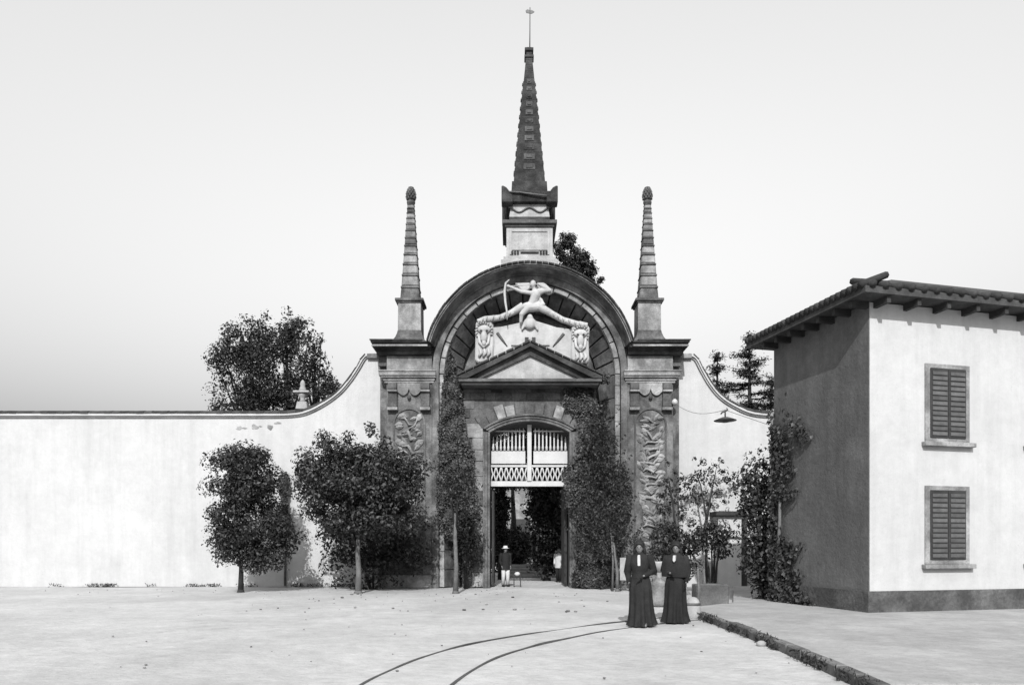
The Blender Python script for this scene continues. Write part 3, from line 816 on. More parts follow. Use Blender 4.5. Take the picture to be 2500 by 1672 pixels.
# ================================================================== garden walls with curved copings
WY = 0.8
def wall(side, pts, x_end, label, endz):
    root = thing('garden_wall', label, 'wall', (side * 12, WY, 0))
    w = [(PX(a, WY), PZ(b, WY)) for a, b in pts]
    # smooth with Catmull-Rom
    P0 = [w[0]] + w + [w[-1]]; cur = []
    for i in range(1, len(P0) - 2):
        for k in range(6):
            t = k / 6; a, b, c, d = [np.array(P0[i + j]) for j in (-1, 0, 1, 2)]
            cur.append(tuple(0.5 * ((2 * b) + (-a + c) * t + (2 * a - 5 * b + 4 * c - d) * t * t + (-a + 3 * b - 3 * c + d) * t ** 3)))
    cur.append(w[-1]); cur.append((x_end, endz))
    mb = MB(); x_in = side * 5.87
    poly = [(x_in, cur[0][1])] + cur
    v = []; f = []
    for x, z in poly: v += [(x, WY, 0), (x, WY, z), (x, WY + 0.5, 0), (x, WY + 0.5, z)]
    for i in range(len(poly) - 1):
        a = i * 4; b = a + 4
        f += [(a, b, b + 1, a + 1), (a + 2, a + 3, b + 3, b + 2), (a + 1, b + 1, b + 3, a + 3)]
    e = (len(poly) - 1) * 4; f += [(0, 1, 3, 2), (e, e + 2, e + 3, e + 1)]
    mb.add(v, f); mb.build('wall_face', 'plaster', root)
    # white moulding then tiles, following the curve
    def strip(off0, off1, y0, y1, name, m):
        mb = MB(); v = []; f = []
        for i, (x, z) in enumerate(poly):
            a = poly[max(i - 1, 0)]; b = poly[min(i + 1, len(poly) - 1)]
            t = Vector((b[0] - a[0], b[1] - a[1])).normalized(); nn = Vector((-t.y, t.x))
            if nn.y < 0: nn = -nn
            for o in (off0, off1):
                for y in (y0, y1): v.append((x + nn.x * o, y, z + nn.y * o))
        for i in range(len(poly) - 1):
            a = i * 4; b = a + 4
            f += [(a, b, b + 2, a + 2), (a + 1, a + 3, b + 3, b + 1), (a + 2, b + 2, b + 3, a + 3), (a, a + 1, b + 1, b)]
        e = (len(poly) - 1) * 4; f += [(0, 2, 3, 1), (e, e + 1, e + 3, e + 2)]
        mb.add(v, f); return mb.build(name, m, root)
    cop = strip(0.002, 0.10, WY - 0.07, WY + 0.57, 'coping', 'plaster')
    strip(-0.10, -0.06, WY - 0.035, WY - 0.001, 'coping_fillet', 'stone_mid')
    tm = MB(); tm.prism([(-0.155, 0), (0.155, 0), (0.155, 0.10), (-0.155, 0.10)], -0.14, 0.60)
    tm2 = MB(); k = 6
    v = []; f = []
    for x in (-0.155, 0.155):
        for i in range(k + 1):
            a = math.pi * i / k; v.append((x, WY + 0.25 - 0.36 * math.cos(a), 0.10 + 0.14 * math.sin(a)))
    for i in range(k): f.append((i, i + 1, i + k + 2, i + k + 1))
    f.append(tuple(range(k + 1))); f.append(tuple(range(2 * k + 1, k, -1))); f.append((0, k + 1, 2 * k + 1, k))
    tm2.add(v, f, False); TILE = tm2.mesh('coping_tile', 'tile')
    dist = 0.0; step = 0.318
    lens = [0.0]
    for a, b in zip(poly[:-1], poly[1:]): lens.append(lens[-1] + math.dist(a, b))
    d = 0.75
    while d < lens[-1] - 0.1:
        i = max(k2 for k2 in range(len(lens)) if lens[k2] <= d)
        i = min(i, len(poly) - 2)
        t = (d - lens[i]) / (lens[i + 1] - lens[i])
        x = poly[i][0] + (poly[i + 1][0] - poly[i][0]) * t; z = poly[i][1] + (poly[i + 1][1] - poly[i][1]) * t
        tx, tz = poly[i + 1][0] - poly[i][0], poly[i + 1][1] - poly[i][1]
        ang = -math.atan2(tz, tx)
        if side < 0: ang = -math.atan2(-tz, -tx)
        inst('coping_tile', TILE, cop, (x, random.uniform(-0.015, 0.015), z), (0, ang + random.uniform(-0.03, 0.03), 0), (1, 1, 1 if d > 4.5 else 0.55 + 0.45 * d / 4.5))
        d += step
    rp = random.Random(21 + side)
    for i in range(7 if side < 0 else 2):
        x0 = side * rp.uniform(6.6, 22); zz = rp.uniform(0.15, 1.0) if i % 2 else rp.uniform(5.4, 6.35)
        if side < 0 and i < 6: x0 = PX(545 + i * 18, WY) + rp.uniform(-0.1, 0.1); zz = PZ(985 - i * 3, WY) + rp.uniform(-0.1, 0.1)
        w_, h_ = rp.uniform(0.1, 0.36), rp.uniform(0.04, 0.16); k3 = 11
        MB().prism([(x0 + w_ * math.cos(6.283 * j / k3) * rp.uniform(0.45, 1), zz + h_ * math.sin(6.283 * j / k3) * rp.uniform(0.45, 1)) for j in range(k3)], WY - 0.004, WY + 0.01).build('bare_patch', 'stone_pale', root)
    # the moulded end that butts against the pier
    MB().box(side * 5.98, side * 6.45, WY - 0.16, WY + 0.55, cur[0][1] - 0.12, cur[0][1] + 0.06).build('wall_end_moulding', 'stone_pale', root, 0.01)
    return root
lw = [(853, 815), (836, 818), (819, 845), (800, 873), (775, 901), (740, 926), (700, 945), (660, 951), (600, 952), (546, 952)]
wall(-1, lw, -27.0, 'white plastered garden wall left of the gate, its tiled coping sweeping up to the gate', PZ(952, WY))
rw = [(1577, 815), (1592, 822), (1606, 848), (1626, 882), (1650, 910), (1680, 930), (1720, 947), (1770, 952), (1850, 953)]
wall(1, rw, 27.0, 'white plastered garden wall right of the gate, sweeping down behind the hanging street lamp', PZ(953, WY))

# urn on the left wall
ux, uz = PX(693, WY + 0.25), PZ(938, WY + 0.25)
urn = thing('stone_urn', 'small pale stone urn standing on the coping of the left wall', 'urn', (ux, WY + 0.25, uz))
MB().frustum(ux, WY + 0.25, uz, uz + 0.30, 0.24, 0.2, 0.19, 0.17).build('base', 'marble', urn, 0.015)
MB().lathe(ux, WY + 0.25, [(0.15, uz + 0.301), (0.09, uz + 0.42), (0.12, uz + 0.50), (0.2, uz + 0.58), (0.2, uz + 0.62), (0.14, uz + 0.65)], 16).build('bowl', 'marble', urn)
MB().box(ux - 0.32, ux + 0.32, WY - 0.02, WY + 0.52, uz + 0.651, uz + 0.73).build('plate', 'marble', urn, 0.015)
MB().lathe(ux, WY + 0.25, [(0.17, uz + 0.731), (0.13, uz + 0.85), (0.09, uz + 0.95), (0.11, uz + 1.03), (0.07, uz + 1.14), (0.02, uz + 1.2)], 14).build('finial', 'marble', urn)
# ================================================================== lodge on the right
far = Vector((6.46, -8.3)); dirn = Vector((0.246, -1)).normalized(); nout = Vector((-dirn.y, dirn.x))   # nout: to the right, away from street
L1, W1, HE = 3.6, 9.0, 7.08
def lp2(t, w): q = far + dirn * t + Vector((1, 0.246)).normalized() * w; return (q.x, q.y)
lodge = thing('lodge', 'tall weathered building at the right edge with wide projecting eaves', 'building', (far.x, far.y, 0))
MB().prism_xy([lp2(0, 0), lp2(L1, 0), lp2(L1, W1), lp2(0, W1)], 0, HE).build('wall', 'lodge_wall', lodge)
MB().prism_xy([lp2(-0.05, -0.05), lp2(L1 + 0.05, -0.05), lp2(L1 + 0.05, W1), lp2(-0.05, W1)], 0, 0.6).build('plinth', 'stone_mid', lodge)
# hipped roof with deep eaves
E = 0.52
c = [lp2(-E, -E), lp2(L1 + E, -E), lp2(L1 + E, W1 + E), lp2(-E, W1 + E)]
r0 = lp2(L1 / 2, L1 / 2 + 0.4); r1 = lp2(L1 / 2, W1 - L1 / 2)
mb = MB(); zt = HE + 0.16; zr = HE + 1.35
v = [(x, y, HE + 0.02) for x, y in c] + [(x, y, zt) for x, y in c] + [(r0[0], r0[1], zr), (r1[0], r1[1], zr)]
mb.add(v, [(0, 3, 2, 1), (0, 1, 5, 4), (1, 2, 6, 5), (2, 3, 7, 6), (3, 0, 4, 7), (4, 5, 8), (5, 6, 9, 8), (6, 7, 9), (7, 4, 8, 9)])
roof = mb.build('roof', 'tile', lodge)
# roof tiles along the street-side eave and the front eave
def eave_tiles(pa, pb, n):
    pa, pb = Vector(pa), Vector(pb)
    for i in range(n):
        a = pa + (pb - pa) * ((i + 0.5) / n)
        inward = (Vector(lp2(L1 / 2, W1 / 2)) - a)
        d = Vector(((pb - pa).y, -(pb - pa).x)).normalized()
        if d.dot(inward) < 0: d = -d
        p0 = a - d * 0.06; p1 = a + d * 0.62
        MB().tube([(p0.x, p0.y, zt + 0.03), (p1.x, p1.y, zt + 0.03 + 0.68 * 0.42)], [0.085, 0.075], 6).build('roof_tile', 'tile', roof)
eave_tiles(c[0], c[1], 25); eave_tiles(c[1], c[2], 30)
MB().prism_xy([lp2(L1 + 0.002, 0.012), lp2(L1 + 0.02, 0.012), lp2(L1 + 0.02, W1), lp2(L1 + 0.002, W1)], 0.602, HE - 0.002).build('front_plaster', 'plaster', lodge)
for i in range(7):
    t = 0.1 + i * (L1 - 0.2) / 6
    a = lp2(t, -E + 0.08); b = lp2(t, 0.0); a2 = lp2(t + 0.1, -E + 0.08); b2 = lp2(t + 0.1, 0)
    MB().prism_xy([a, b, b2, a2], HE - 0.13, HE + 0.019).build('rafter_end', 'dark_wood', lodge)
for i in range(12):
    w = 0.1 + i * (W1 - 0.2) / 11
    MB().prism_xy([lp2(L1, w), lp2(L1 + E - 0.08, w), lp2(L1 + E - 0.08, w + 0.1), lp2(L1, w + 0.1)], HE - 0.13, HE + 0.019).build('rafter_end', 'dark_wood', lodge)
# windows on the sunny front: shutters and sill
def front_window(w, z0, z1):
    def pr(t0, t1, wa, wb, za, zb, name, m, par): return MB().prism_xy([lp2(L1 + t0, wa), lp2(L1 + t1, wa), lp2(L1 + t1, wb), lp2(L1 + t0, wb)], za, zb).build(name, m, par, 0.008)
    f = pr(0.003, 0.05, w - 0.62, w + 0.62, z0 - 0.1, z1 + 0.1, 'window', 'stone_pale', lodge)
    for q in (-1, 1):
        a = w + (q - 1) * 0.25 + 0.005; b = a + 0.49
        sh = pr(0.052, 0.075, a, b, z0, z1, 'shutter', 'dark_wood', f)
        for j in range(13): pr(0.076, 0.095, a + 0.04, b - 0.04, z0 + 0.05 + j * (z1 - z0 - 0.1) / 13, z0 + 0.05 + (j + 0.72) * (z1 - z0 - 0.1) / 13, 'slat', 'grey_cloth', f)
    pr(0.003, 0.16, w - 0.7, w + 0.7, z0 - 0.2, z0 - 0.101, 'sill', 'stone_pale', f)
for w in (2.1, 5.0):
    front_window(w, 4.1, 5.7); front_window(w, 1.3, 2.9)
dp = lp2(0.03, -0.07)
MB().tube([(dp[0], dp[1], 0.3), (dp[0], dp[1], 5.3)], 0.05, 8).build('drainpipe', 'stone_pale', lodge)

# ================================================================== street lamp on its span wire
LY = -7.0
lx, ly_, lz = P(1660, 962, LY)
lamp = thing('hanging_street_lamp', 'dark shallow disc street lamp hanging from a wire before the right wall', 'lamp', (lx, LY, lz))
MB().lathe(lx, LY, [(0.02, lz + 0.10), (0.10, lz + 0.085), (0.20, lz + 0.05), (0.32, lz + 0.0), (0.325, lz - 0.012), (0.19, lz - 0.02), (0.09, lz - 0.06), (0.02, lz - 0.07)], 24).build('shade', 'iron', lamp)
MB().tube([(lx, LY, lz + 0.09), (lx, LY, lz + 0.30)], 0.022, 6).build('stem', 'iron', lamp)
pts = [(lx - 0.13, LY, lz + 0.18), (lx - 0.08, LY, lz + 0.24), (lx + 0.0, LY, lz + 0.26), (lx + 0.07, LY, lz + 0.31), (lx + 0.04, LY, lz + 0.36)]
MB().tube(pts, [0.018, 0.025, 0.028, 0.025, 0.015], 6).build('scroll_hook', 'iron', lamp)
a = Vector((5.55, -0.06, PZ(922, 0))); b = Vector((lx, LY, lz + 0.30)); c2 = Vector((lp2(0.3, 0)[0] - 0.02, lp2(0.3, 0)[1], PZ(985, -8.3)))
w1 = [a + (b - a) * t + Vector((0, 0, -0.25 * math.sin(math.pi * t))) for t in np.linspace(0, 1, 14)]
w2 = [b + (c2 - b) * t for t in np.linspace(0, 1, 6)]
wire = MB().tube(w1 + w2[1:], 0.007, 5).build('span_wire', 'iron'); tag(wire, 'thin wire from the gate pier past the street lamp to the building', 'wire')
ins = MB().lathe(5.60, -0.09, [(0.05, PZ(922) - 0.12), (0.10, PZ(922) - 0.06), (0.12, PZ(922)), (0.10, PZ(922) + 0.07), (0.04, PZ(922) + 0.13)], 12).build('insulator', 'white_wood'); tag(ins, 'round white insulator on the outer edge of the right gate pier', 'insulator')

# ================================================================== tram rails
def rail(pts, name, label):
    g = [G(a, b) for a, b in pts]
    w = [(p[0], p[1]) for p in g]
    P0 = [w[0]] + w + [w[-1]]; cur = []
    for i in range(1, len(P0) - 2):
        for k in range(8):
            t = k / 8; a, b, c, d = [np.array(P0[i + j]) for j in (-1, 0, 1, 2)]
            cur.append(0.5 * ((2 * b) + (-a + c) * t + (2 * a - 5 * b + 4 * c - d) * t * t + (-a + 3 * b - 3 * c + d) * t ** 3))
    cur.append(np.array(w[-1]))
    for _ in range(30):
        cur = [cur[0]] + [(cur[i - 1] + cur[i] * 2 + cur[i + 1]) / 4 for i in range(1, len(cur) - 1)] + [cur[-1]]
    v = []; f = []
    for i, p in enumerate(cur):
        t = cur[min(i + 1, len(cur) - 1)] - cur[max(i - 1, 0)]; t = t / np.linalg.norm(t); nn = np.array([-t[1], t[0]])
        z = -0.001 + 0.010 * math.sin(i * 0.23) * math.sin(i * 0.09 + 1)
        for o, zz in ((-0.022, -0.08), (-0.022, z), (0.022, z), (0.022, -0.08)): q = p + nn * o; v.append((q[0], q[1], zz))
    for i in range(len(cur) - 1):
        a = i * 4; b = a + 4
        f += [(a, b, b + 1, a + 1), (a + 1, b + 1, b + 2, a + 2), (a + 2, b + 2, b + 3, a + 3)]
    m = MB(); m.add(v, f); o = m.build(name, 'rail_steel'); tag(o, label, 'rail', 'tram rails in the road')
rail([(640, 1700), (824, 1566), (871, 1542), (931, 1515), (978, 1498), (1027, 1483), (1079, 1472), (1124, 1462), (1203, 1450), (1260, 1442), (1330, 1432), (1397, 1424), (1480, 1415), (1600, 1405)], 'tram_rail', 'left-hand iron tram rail curving across the pale road, farther from the kerb')
rail([(900, 1690), (1032, 1566), (1084, 1530), (1129, 1505), (1181, 1487), (1213, 1478), (1255, 1468), (1300, 1459), (1364, 1446), (1431, 1436), (1500, 1427), (1560, 1421), (1610, 1417)], 'tram_rail', 'right-hand iron tram rail curving towards the feet of the two women')

# ================================================================== TREES AND PLANTS
def branchy(root, base, h, r, mname, crown_c, spread, n=7, lean=(0, 0)):
    bx, by = base
    top = Vector((bx + lean[0], by + lean[1], h))
    mb = MB()
    pts = [Vector((bx, by, -0.05)), Vector((bx + lean[0] * 0.15 + 0.02, by, h * 0.35)), Vector((bx + lean[0] * 0.5 - 0.02, by + lean[1] * 0.5, h * 0.7)), top]
    mb.tube(pts, [r * 1.35, r, r * 0.85, r * 0.7], 10)
    mb.tube([Vector((bx, by, -0.06)), Vector((bx, by, 0.1))], [r * 2.0, r * 1.2], 10)
    tr = mb.build('trunk', mname, root)
    for i in range(n):
        a = 2 * math.pi * i / n + random.uniform(-0.3, 0.3)
        z0 = h * random.uniform(0.72, 1.0)
        s = Vector((bx + lean[0] * z0 / h, by + lean[1] * z0 / h, z0))
        e = Vector(crown_c) + Vector((math.cos(a) * spread[0] * 0.75, math.sin(a) * spread[1] * 0.75, random.uniform(-0.3, 0.75) * spread[2]))
        m = (s + e) / 2 + Vector((0, 0, 0.15 * (e - s).length))
        MB().tube([s, m, e], [r * 0.55, r * 0.32, r * 0.1], 6).build('branch', 'bark_dark', tr)

def crown_part(root, clumps, per, size, m, aspect=0.5, up=0.35, shell=0.7, jitter=0.5):
    p, nn, s = clump_leaves(clumps, per, size, jitter, shell, up)
    return link('crown', leaves_mesh('crown', m, p, nn, s, aspect, ROOT[root]), root)

# B: the big round street tree left of the gate
g = G(820, 1357)
B = thing('street_tree', 'large round-headed dark street tree with pale trunk left of the gate', 'tree', g, 'street trees along the wall')
cb = (g[0] + 0.05, g[1], 3.75)
branchy(B, (g[0], g[1]), 2.0, 0.095, 'bark', cb, (2.0, 1.6, 1.3), 8)
cl = ell_clumps((cb[0] + 0.2, cb[1], 2.55), (1.75, 1.2, 0.75), 60, 0.38, 0.2) + ell_clumps(cb, (2.1, 1.55, 1.35), 110, 0.42, 0.2) + ell_clumps((cb[0] - 0.8, cb[1], 4.2), (1.2, 1.1, 1.0), 30, 0.36, 0.4) + ell_clumps((cb[0] + 0.9, cb[1], 3.6), (1.35, 1.2, 1.3), 34, 0.36, 0.4)
cl += ell_clumps((cb[0] + 0.1, cb[1] - 0.7, 2.35), (1.2, 0.5, 0.45), 22, 0.34, 0.2)
for a, b, q in ((845, 975, 0.22), (852, 990, 0.25), (880, 1010, 0.28), (740, 1000, 0.3), (715, 1050, 0.3), (920, 1050, 0.28), (800, 1000, 0.28), (690, 1080, 0.22), (965, 1090, 0.2), (940, 1075, 0.2)):
    x, y, z = P(a, b, g[1]); cl.append((x, y, z, q))
crown_part(B, cl, 1150, 0.105, 'leaf', 0.62)
# C: narrow street tree by the left jamb
g = G(1043, 1357)
C = thing('street_tree', 'slim street tree with thin pale trunk beside the left gate jamb', 'tree', g, 'street trees along the wall')
branchy(C, (g[0], g[1]), 2.75, 0.075, 'bark', (g[0], g[1], 3.7), (0.5, 0.5, 0.9), 5)
crown_part(C, ell_clumps((g[0] + 0.05, g[1], 3.65), (0.58, 0.6, 1.05), 42, 0.27, 0.3), 420, 0.11, 'leaf', 0.6)
# A: street tree at the left edge
g = (PX(551, -2.4), -2.4, 0.0)
A = thing('street_tree', 'dark street tree with low ragged crown at the far left', 'tree', g, 'street trees along the wall')
branchy(A, (g[0], g[1]), 2.3, 0.08, 'bark_dark', (g[0], g[1], 3.2), (1.4, 1.2, 1.9), 8)
cl = ell_clumps((g[0] + 0.1, g[1], 4.2), (1.15, 1.0, 1.35), 70, 0.38, 0.25) + ell_clumps((g[0] + 0.35, g[1], 2.2), (1.45, 1.1, 1.4), 84, 0.38, 0.25)
crown_part(A, cl, 1150, 0.105, 'leaf', 0.6)
# dark clipped shrubs against the wall
def bush(name, label, px0, px1, py0, py1, Y, depth, m, per, size, n, cr, group=None, extra=None):
    x0, x1 = PX(px0, Y), PX(px1, Y); z1 = PZ(py0, Y); z0 = max(0.05, PZ(py1, Y))
    c = ((x0 + x1) / 2, Y, (z0 + z1) / 2)
    r = thing(name, label, 'shrub', (c[0], Y, 0), group)
    rad = ((x1 - x0) / 2 - cr * 0.5, depth, (z1 - z0) / 2 - cr * 0.4)
    cl = ell_clumps(c, rad, n, cr, 0.25)
    if extra: cl += [P(a, b, Y + random.uniform(-0.2, 0.2)) + (q,) for a, b, q in extra]
    p, nn, s = clump_leaves(cl, per, size, 0.55, 0.6, 0.3)
    p[:, 1] = np.minimum(p[:, 1], 0.26); k = p[:, 2] > 0.02
    link('foliage', leaves_mesh('foliage', m, p[k], nn[k], s[k], 0.6, ROOT[r]), r)
    mb = MB()
    for i in range(5):
        a = random.uniform(0, 6.28); mb.tube([(c[0] + 0.1 * math.cos(a), Y + 0.08 * math.sin(a), -0.05), (c[0] + rad[0] * 0.3 * math.cos(a), Y + 0.1 * math.sin(a), z1 * 0.35), (c[0] + rad[0] * 0.6 * math.cos(a), Y + 0.2 * math.sin(a), z1 * 0.7)], [0.05, 0.035, 0.015], 6)
    mb.build('stem', 'bark_dark', r)
    return r
bush('wall_shrub', 'broad dark shrub against the wall behind the large street tree', 722, 985, 1130, 1348, -0.75, 0.7, 'leaf_dark', 330, 0.13, 130, 0.42, None, [(755, 1180, 0.4), (760, 1240, 0.4), (770, 1290, 0.4), (790, 1320, 0.4), (930, 1300, 0.4), (940, 1240, 0.4), (740, 1250, 0.3), (735, 1200, 0.3), (745, 1300, 0.35), (770, 1335, 0.3), (960, 1290, 0.35), (975, 1200, 0.3), (860, 1335, 0.4), (820, 1335, 0.4), (900, 1325, 0.4)])
bush('jamb_shrub', 'narrow black-green shrub behind the slim tree at the left jamb', 1030, 1102, 1150, 1338, -0.45, 0.4, 'leaf_dark', 520, 0.10, 70, 0.25, None, [(1070, 1325, 0.25), (1085, 1290, 0.25)])

# climbing plants on the niche: leaves lying over the masonry, denser in the middle
def creeper(name, label, spots, m='ivy', size=0.085, stems=()):
    base = spots[0]
    x, y, z = P(base[0], base[1], base[2])
    r = thing(name, label, 'climbing plant', (x, y, 0))
    ps = []; ns = []; ss = []
    for px, py, Y, rx, rz, cnt in spots:
        cx, cy, cz = P(px, py, Y); k = int(cnt * 3.0)
        d = RNG.normal(size=(k, 2)); d /= np.linalg.norm(d, axis=1, keepdims=True) + 1e-9
        q = RNG.random(k) ** 0.5 * (1 + 0.12 * RNG.normal(size=k))
        xx_ = cx + d[:, 0] * q * rx / SC; zz_ = cz + d[:, 1] * q * rz / SC
        th = 0.06 + 0.10 * RNG.random(k) + 0.16 * (1 + np.sin(xx_ * 5.1 + 1.7 * np.sin(zz_ * 3.3)) * np.sin(zz_ * 4.3 + 2.1 * np.sin(xx_ * 2.7))) * RNG.random(k) ** 0.4
        p = np.stack([cx + d[:, 0] * q * rx / SC, cy - th, cz + d[:, 1] * q * rz / SC], 1)
        nn = np.stack([RNG.normal(size=k) * 0.5 + d[:, 0] * q * 0.4, -np.ones(k), RNG.normal(size=k) * 0.45 + 0.35], 1)
        ps.append(p); ns.append(nn); ss.append(size * (0.6 + 0.8 * RNG.random(k)))
    p = np.concatenate(ps); nn = np.concatenate(ns); s = np.concatenate(ss)
    k = p[:, 2] > 0.03
    link('foliage', leaves_mesh('foliage', m, p[k], nn[k], s[k], 0.75, ROOT[r]), r)
    for st in stems:
        MB().tube([P(*q) for q in st], [0.05] + [0.035] * (len(st) - 2) + [0.015], 6).build('stem', 'bark', r)
    return r
creeper('climbing_plant', 'dark creeper filling the left reveal of the niche from the ground to the pediment',
    [(1040, 1100, -0.1, 36, 95, 2300), (1036, 1000, 0.15, 28, 90, 1900), (1036, 920, 0.3, 22, 75, 1300), (1030, 855, 0.5, 14, 45, 420), (1050, 1160, -0.1, 44, 70, 1700), (1062, 1060, 0.0, 22, 60, 700)],
    stems=[[(1048, 1342, -0.1), (1042, 1200, -0.05), (1038, 1000, 0.1), (1035, 860, 0.4)], [(1060, 1342, -0.1), (1062, 1180, -0.1), (1058, 1050, 0.05)]])
creeper('climbing_plant', 'thin creeper on the portal wall right of the door arch, under the pediment',
    [(1325, 915, 0.2, 36, 32, 420), (1347, 960, 0.2, 25, 48, 600), (1380, 870, -0.1, 14, 12, 70)], size=0.09,
    stems=[[(1340, 1340, 0.15), (1345, 1150, 0.12), (1335, 980, 0.12), (1322, 900, 0.12)]])
creeper('climbing_plant', 'massive dark climber bulging over the right jamb and door edge',
    [(1368, 1130, -0.25, 44, 105, 2100), (1370, 1030, 0.0, 24, 70, 900), (1345, 1060, -0.1, 28, 85, 1100), (1403, 1190, -0.5, 26, 75, 900), (1365, 1240, -0.4, 46, 80, 1900), (1325, 1130, -0.15, 30, 50, 900), (1422, 1130, -0.3, 22, 55, 650), (1362, 1310, -0.35, 36, 45, 1500), (1310, 1090, 0.0, 22, 28, 300), (1345, 1320, -0.2, 34, 26, 600)],
    size=0.088, stems=[[(1380, 1346, -0.4), (1376, 1240, -0.3), (1385, 1100, -0.1), (1390, 960, 0.1)], [(1350, 1346, -0.2), (1340, 1200, -0.2), (1345, 1060, 0.0)]])
creeper('wall_creeper', 'small faded creeper clinging to the left wall between two street trees', [(653, 1110, WY, 13, 30, 190), (655, 1150, WY, 8, 40, 160), (650, 1185, WY, 20, 16, 140)], size=0.10, stems=[[(652, 1340, WY - 0.05), (655, 1200, WY - 0.05), (653, 1090, WY - 0.05)]])
# D: leaning street tree right of the gate
g = G(1413, 1352)
Dt = thing('street_tree', 'leaning street tree with twin pale stems in front of the right jamb', 'tree', g, 'street trees along the wall')
branchy(Dt, (g[0], g[1]), 1.9, 0.05, 'bark', (g[0] - 0.4, g[1] + 0.3, 3.0), (0.5, 0.4, 0.9), 6, (-0.12, 0.15))
MB().tube([(g[0] - 0.16, g[1] + 0.1, -0.05), (g[0] - 0.14, g[1] + 0.1, 1.0), (g[0] - 0.2, g[1] + 0.1, 2.2)], [0.045, 0.035, 0.03], 8).build('stem', 'bark', Dt)
cl = []
for i in range(120):
    t = RNG.random() ** 0.8; zc = 0.9 + 6.0 * (1 - t) ; rc = 0.18 + 1.02 * t ** 0.85
    a = RNG.random() * 6.283; q = RNG.random() ** 0.5
    if zc < 1.3 and math.cos(a) > -0.1: continue
    cl.append((g[0] - 0.55 + 0.18 * t + rc * q * math.cos(a), g[1] + 0.75 - 0.85 * t + rc * 0.6 * q * math.sin(a), zc, 0.16 + 0.16 * RNG.random()))
for i in range(80):                             # long upright shoots break the outline
    t = RNG.random(); zc = 1.2 + 5.2 * (1 - t); rc = 0.2 + 1.0 * t ** 0.85; a = RNG.random() * 6.283
    o_ = np.array([g[0] - 0.55 + 0.18 * t + rc * math.cos(a), g[1] + 0.75 - 0.85 * t + rc * 0.6 * math.sin(a), zc]); d_ = np.array([0.35 * math.cos(a) + RNG.normal() * 0.45, -0.25, 0.9])
    for j in range(6): cl.append(tuple(o_ + d_ * 0.13 * j) + (0.10 - 0.011 * j,))
crown_part(Dt, cl, 620, 0.115, 'leaf', 0.34, 0.5, 0.4, 0.7)
# E: small airy tree right of the gate
g = G(1617, 1345)
Et = thing('street_tree', 'small airy young tree with forked thin trunk before the right wall', 'tree', g, 'street trees along the wall')
s_ = FPX / (g[1] + DIST)
mb = MB(); z_ = lambda py: EZ + (1250 - py) / s_; x_ = lambda px: CX + (px - 1172) / s_
mb.tube([(x_(1617), g[1], -0.05), (x_(1617), g[1], z_(1250)), (x_(1618), g[1], z_(1190))], [0.06, 0.05, 0.05], 8)
mb.tube([(x_(1618), g[1], z_(1192)), (x_(1613), g[1], z_(1160)), (x_(1604), g[1], z_(1110)), (x_(1590), g[1], z_(1075))], [0.045, 0.035, 0.025, 0.01], 8)
mb.tube([(x_(1618), g[1], z_(1192)), (x_(1624), g[1], z_(1155)), (x_(1632), g[1], z_(1110)), (x_(1640), g[1], z_(1070))], [0.04, 0.03, 0.025, 0.01], 8)
mb.build('trunk', 'bark_dark', Et)
cl = []
for a, b, q in ((1600, 1060, 0.2), (1590, 1050, 0.12), (1640, 1062, 0.22), (1650, 1055, 0.16), (1580, 1095, 0.26), (1605, 1100, 0.28), (1635, 1105, 0.28), (1660, 1095, 0.24), (1590, 1120, 0.24), (1615, 1130, 0.24), (1645, 1130, 0.24), (1675, 1120, 0.22), (1600, 1150, 0.2), (1570, 1110, 0.2), (1685, 1085, 0.18), (1700, 1075, 0.14), (1660, 1148, 0.16), (1620, 1080, 0.26), (1600, 1085, 0.26), (1650, 1080, 0.24), (1585, 1140, 0.26), (1630, 1150, 0.24), (1672, 1100, 0.26), (1565, 1140, 0.24)):
    cl.append((x_(a), g[1] + random.uniform(-0.5, 0.5), z_(b), q))
crown_part(Et, cl, 800, 0.115, 'leaf', 0.6, shell=0.3)
# second small tree to its left
g2 = (PX(1545, -2.2), -2.2, 0.0)
Ft = thing('street_tree', 'ragged young tree with loose leaves before the right carved pilaster', 'tree', g2, 'street trees along the wall')
zf = lambda py: PZ(py, -2.2); xf = lambda px: PX(px, -2.2)
mb = MB(); mb.tube([(g2[0], -2.2, -0.05), (xf(1548), -2.2, zf(1230)), (xf(1540), -2.2, zf(1150)), (xf(1530), -2.2, zf(1090))], [0.06, 0.05, 0.035, 0.012], 8); mb.build('trunk', 'bark_dark', Ft)
cl = []
for a, b, q in ((1525, 1100, 0.24), (1540, 1120, 0.28), (1515, 1135, 0.24), (1555, 1095, 0.22), (1535, 1160, 0.24), (1560, 1140, 0.2), (1550, 1080, 0.16), (1508, 1110, 0.16), (1530, 1060, 0.14), (1560, 1120, 0.26), (1545, 1145, 0.28), (1525, 1175, 0.28), (1555, 1180, 0.26), (1510, 1160, 0.24), (1520, 1200, 0.2), (1500, 1215, 0.22), (1545, 1205, 0.24), (1565, 1165, 0.16)):
    cl.append((xf(a), -2.2 + random.uniform(-0.4, 0.4), zf(b), q))
crown_part(Ft, cl, 800, 0.115, 'leaf', 0.6, shell=0.3)
# loose shrubs behind the two women
bush('roadside_shrub', 'loose leafy shrub directly behind the two women', 1480, 1612, 1195, 1335, -4.5, 0.6, 'leaf', 640, 0.11, 72, 0.27, None, [(1500, 1225, 0.2), (1580, 1200, 0.16), (1600, 1215, 0.2)])
bush('roadside_shrub', 'thin spreading shrub below the young forked tree by the wall', 1575, 1690, 1185, 1290, -3.6, 0.6, 'leaf', 560, 0.11, 46, 0.25, None, [(1590, 1190, 0.16), (1660, 1200, 0.18), (1672, 1215, 0.16)])
